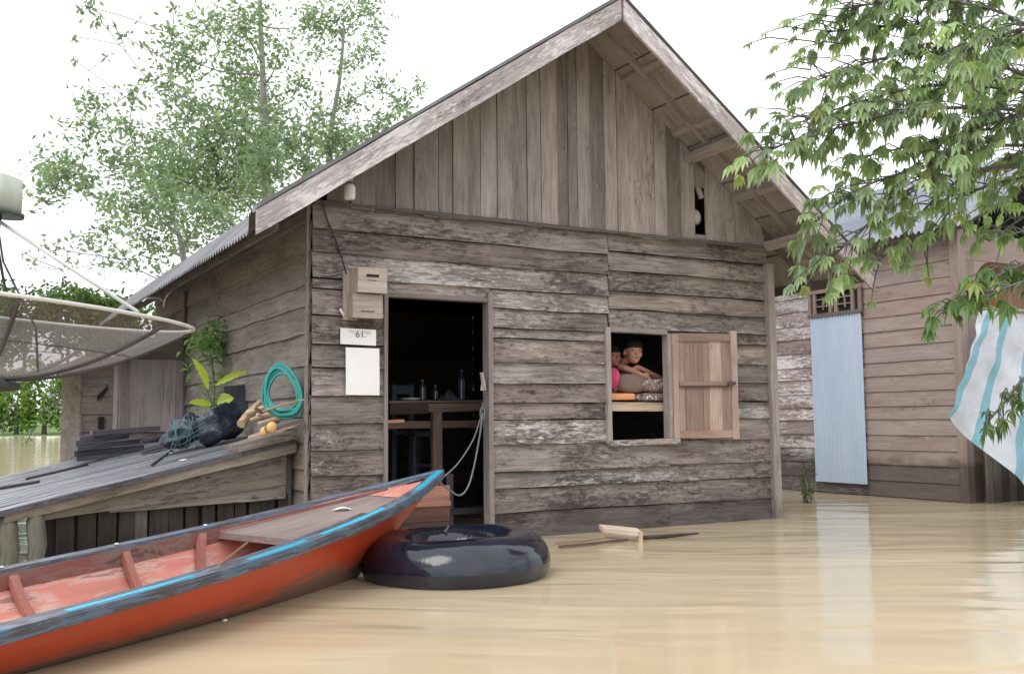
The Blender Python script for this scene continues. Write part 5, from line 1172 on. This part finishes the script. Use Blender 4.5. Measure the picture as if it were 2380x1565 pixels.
# ground: river bed with a bank rising far away
mb=MB(); org_=V((CAM.x,CAM.y,0))
def bank(u,v):
    a=-80+160*u; d=78+220*v**1.5; x=a*d/70; h=-.25+ (v*9 if v<.3 else 2.7+ (v-.3)*5)*.45+.8*noise.noise(V((x*.03,d*.03,0)))*v
    return org_+_r0*x+_f0*d+V((0,0,h))
mb.grid(bank,60,24); o=mb.build('far_bank',plain('grassy_bank',(.14,.22,.05),.9,.3,(.6,.6,.6),bump=.3,tone=False)); o['kind']='structure'
mb=MB(); mb.grid(lambda u,v:(-600+1200*u,-600+1200*v,-1.2),8,8); o=mb.build('ground',plain('mud',(.16,.11,.06),.9,.2,(.5,.5,.5),tone=False)); o['kind']='structure'
# ---------------------------------------------------------------- water
m,nt,bs,out=newmat('muddy_floodwater'); N=NT(nt); geo=N.n('ShaderNodeNewGeometry')
mp=N.n('ShaderNodeMapping'); mp.vector_type='POINT'; N.l(geo.outputs['Position'],mp.inputs[0]); mp.inputs['Rotation'].default_value=(0,0,YAW+.05)
v=mp.outputs[0]
w1=N.noise(N.vmul(v,(.75,2.7,1)),1,1.5,.45,.9); w2=N.noise(N.vmul(v,(.35,1.1,1)),1,2,.5,.5); w3=N.noise(N.vmul(v,(4,11,1)),1,2,.5,.3)
h=N.math('ADD',N.math('ADD',N.math('MULTIPLY',w1,.5),N.math('MULTIPLY',w2,1.)),N.math('MULTIPLY',w3,.035))
N.bump(h,.85,.027,bs)
f=N.noise(N.vmul(v,(.35,.6,1)),1,4,.6); c=N.ramp(f,[(.3,(.45,.368,.24)),(.7,(.53,.443,.29))]); N.l(c,bs.inputs['Base Color'])
bs.inputs['Roughness'].default_value=.10; bs.inputs['IOR'].default_value=1.33; bs.inputs['Specular IOR Level'].default_value=.5
mb=MB(); mb.grid(lambda u,v:(-600+1200*u,-600+1200*v,0),8,8,smooth=False); o=mb.build('water',m); o['kind']='structure'
# ---------------------------------------------------------------- world and sun
w=bpy.data.worlds.new('World'); SC.world=w; w.use_nodes=True; nt=w.node_tree; nt.nodes.clear(); N=NT(nt)
out=nt.nodes.new('ShaderNodeOutputWorld'); bg=nt.nodes.new('ShaderNodeBackground'); sky=nt.nodes.new('ShaderNodeTexSky'); sky.sky_type='NISHITA'; sky.sun_disc=False
SE,SR=R(52),YAW+R(215)
sky.sun_elevation=SE; sky.sun_rotation=SR; sky.dust_density=4; sky.air_density=1.2
tc=N.n('ShaderNodeTexCoord'); cl=N.noise(N.vmul(tc.outputs['Generated'],(1.6,1.6,3.5)),1,5,.55,.4)
cm=N.ramp(cl,[(.22,.72),(.5,1.)])
mx=N.mix(cm,sky.outputs[0],(CLOUD*.98,CLOUD*.985,CLOUD*1.03))
sz=N.n('ShaderNodeSeparateXYZ'); N.l(tc.outputs['Generated'],sz.inputs[0]); gp=N.noise(N.vmul(tc.outputs['Generated'],(2.2,2.2,4.)),1,4,.55,.5)
gm=N.math('MULTIPLY',N.ramp(gp,[(.40,0.),(.56,1.)]),N.ramp(sz.outputs[2],[(.03,1.),(.30,0.)]))
mx=N.mix(gm,mx,(3.9,4.7,5.3))
N.l(mx,bg.inputs[0]); bg.inputs[1].default_value=SKYS; N.l(bg.outputs[0],out.inputs[0])
sl=bpy.data.lights.new('sun','SUN'); sl.energy=SUNE; sl.angle=R(35); sl.color=(1,.965,.94); so=bpy.data.objects.new('sun',sl); COL.objects.link(so)
sd_=V((math.sin(SR)*math.cos(SE),math.cos(SR)*math.cos(SE),math.sin(SE))); so.rotation_euler=(-sd_).to_track_quat('-Z','Y').to_euler()
SC.view_settings.view_transform='Standard'; SC.view_settings.look='None'; SC.view_settings.gamma=1; SC.view_settings.exposure=EXPO; SC.view_settings.use_curve_mapping=False
SC.render.resolution_x=1024; SC.render.resolution_y=673
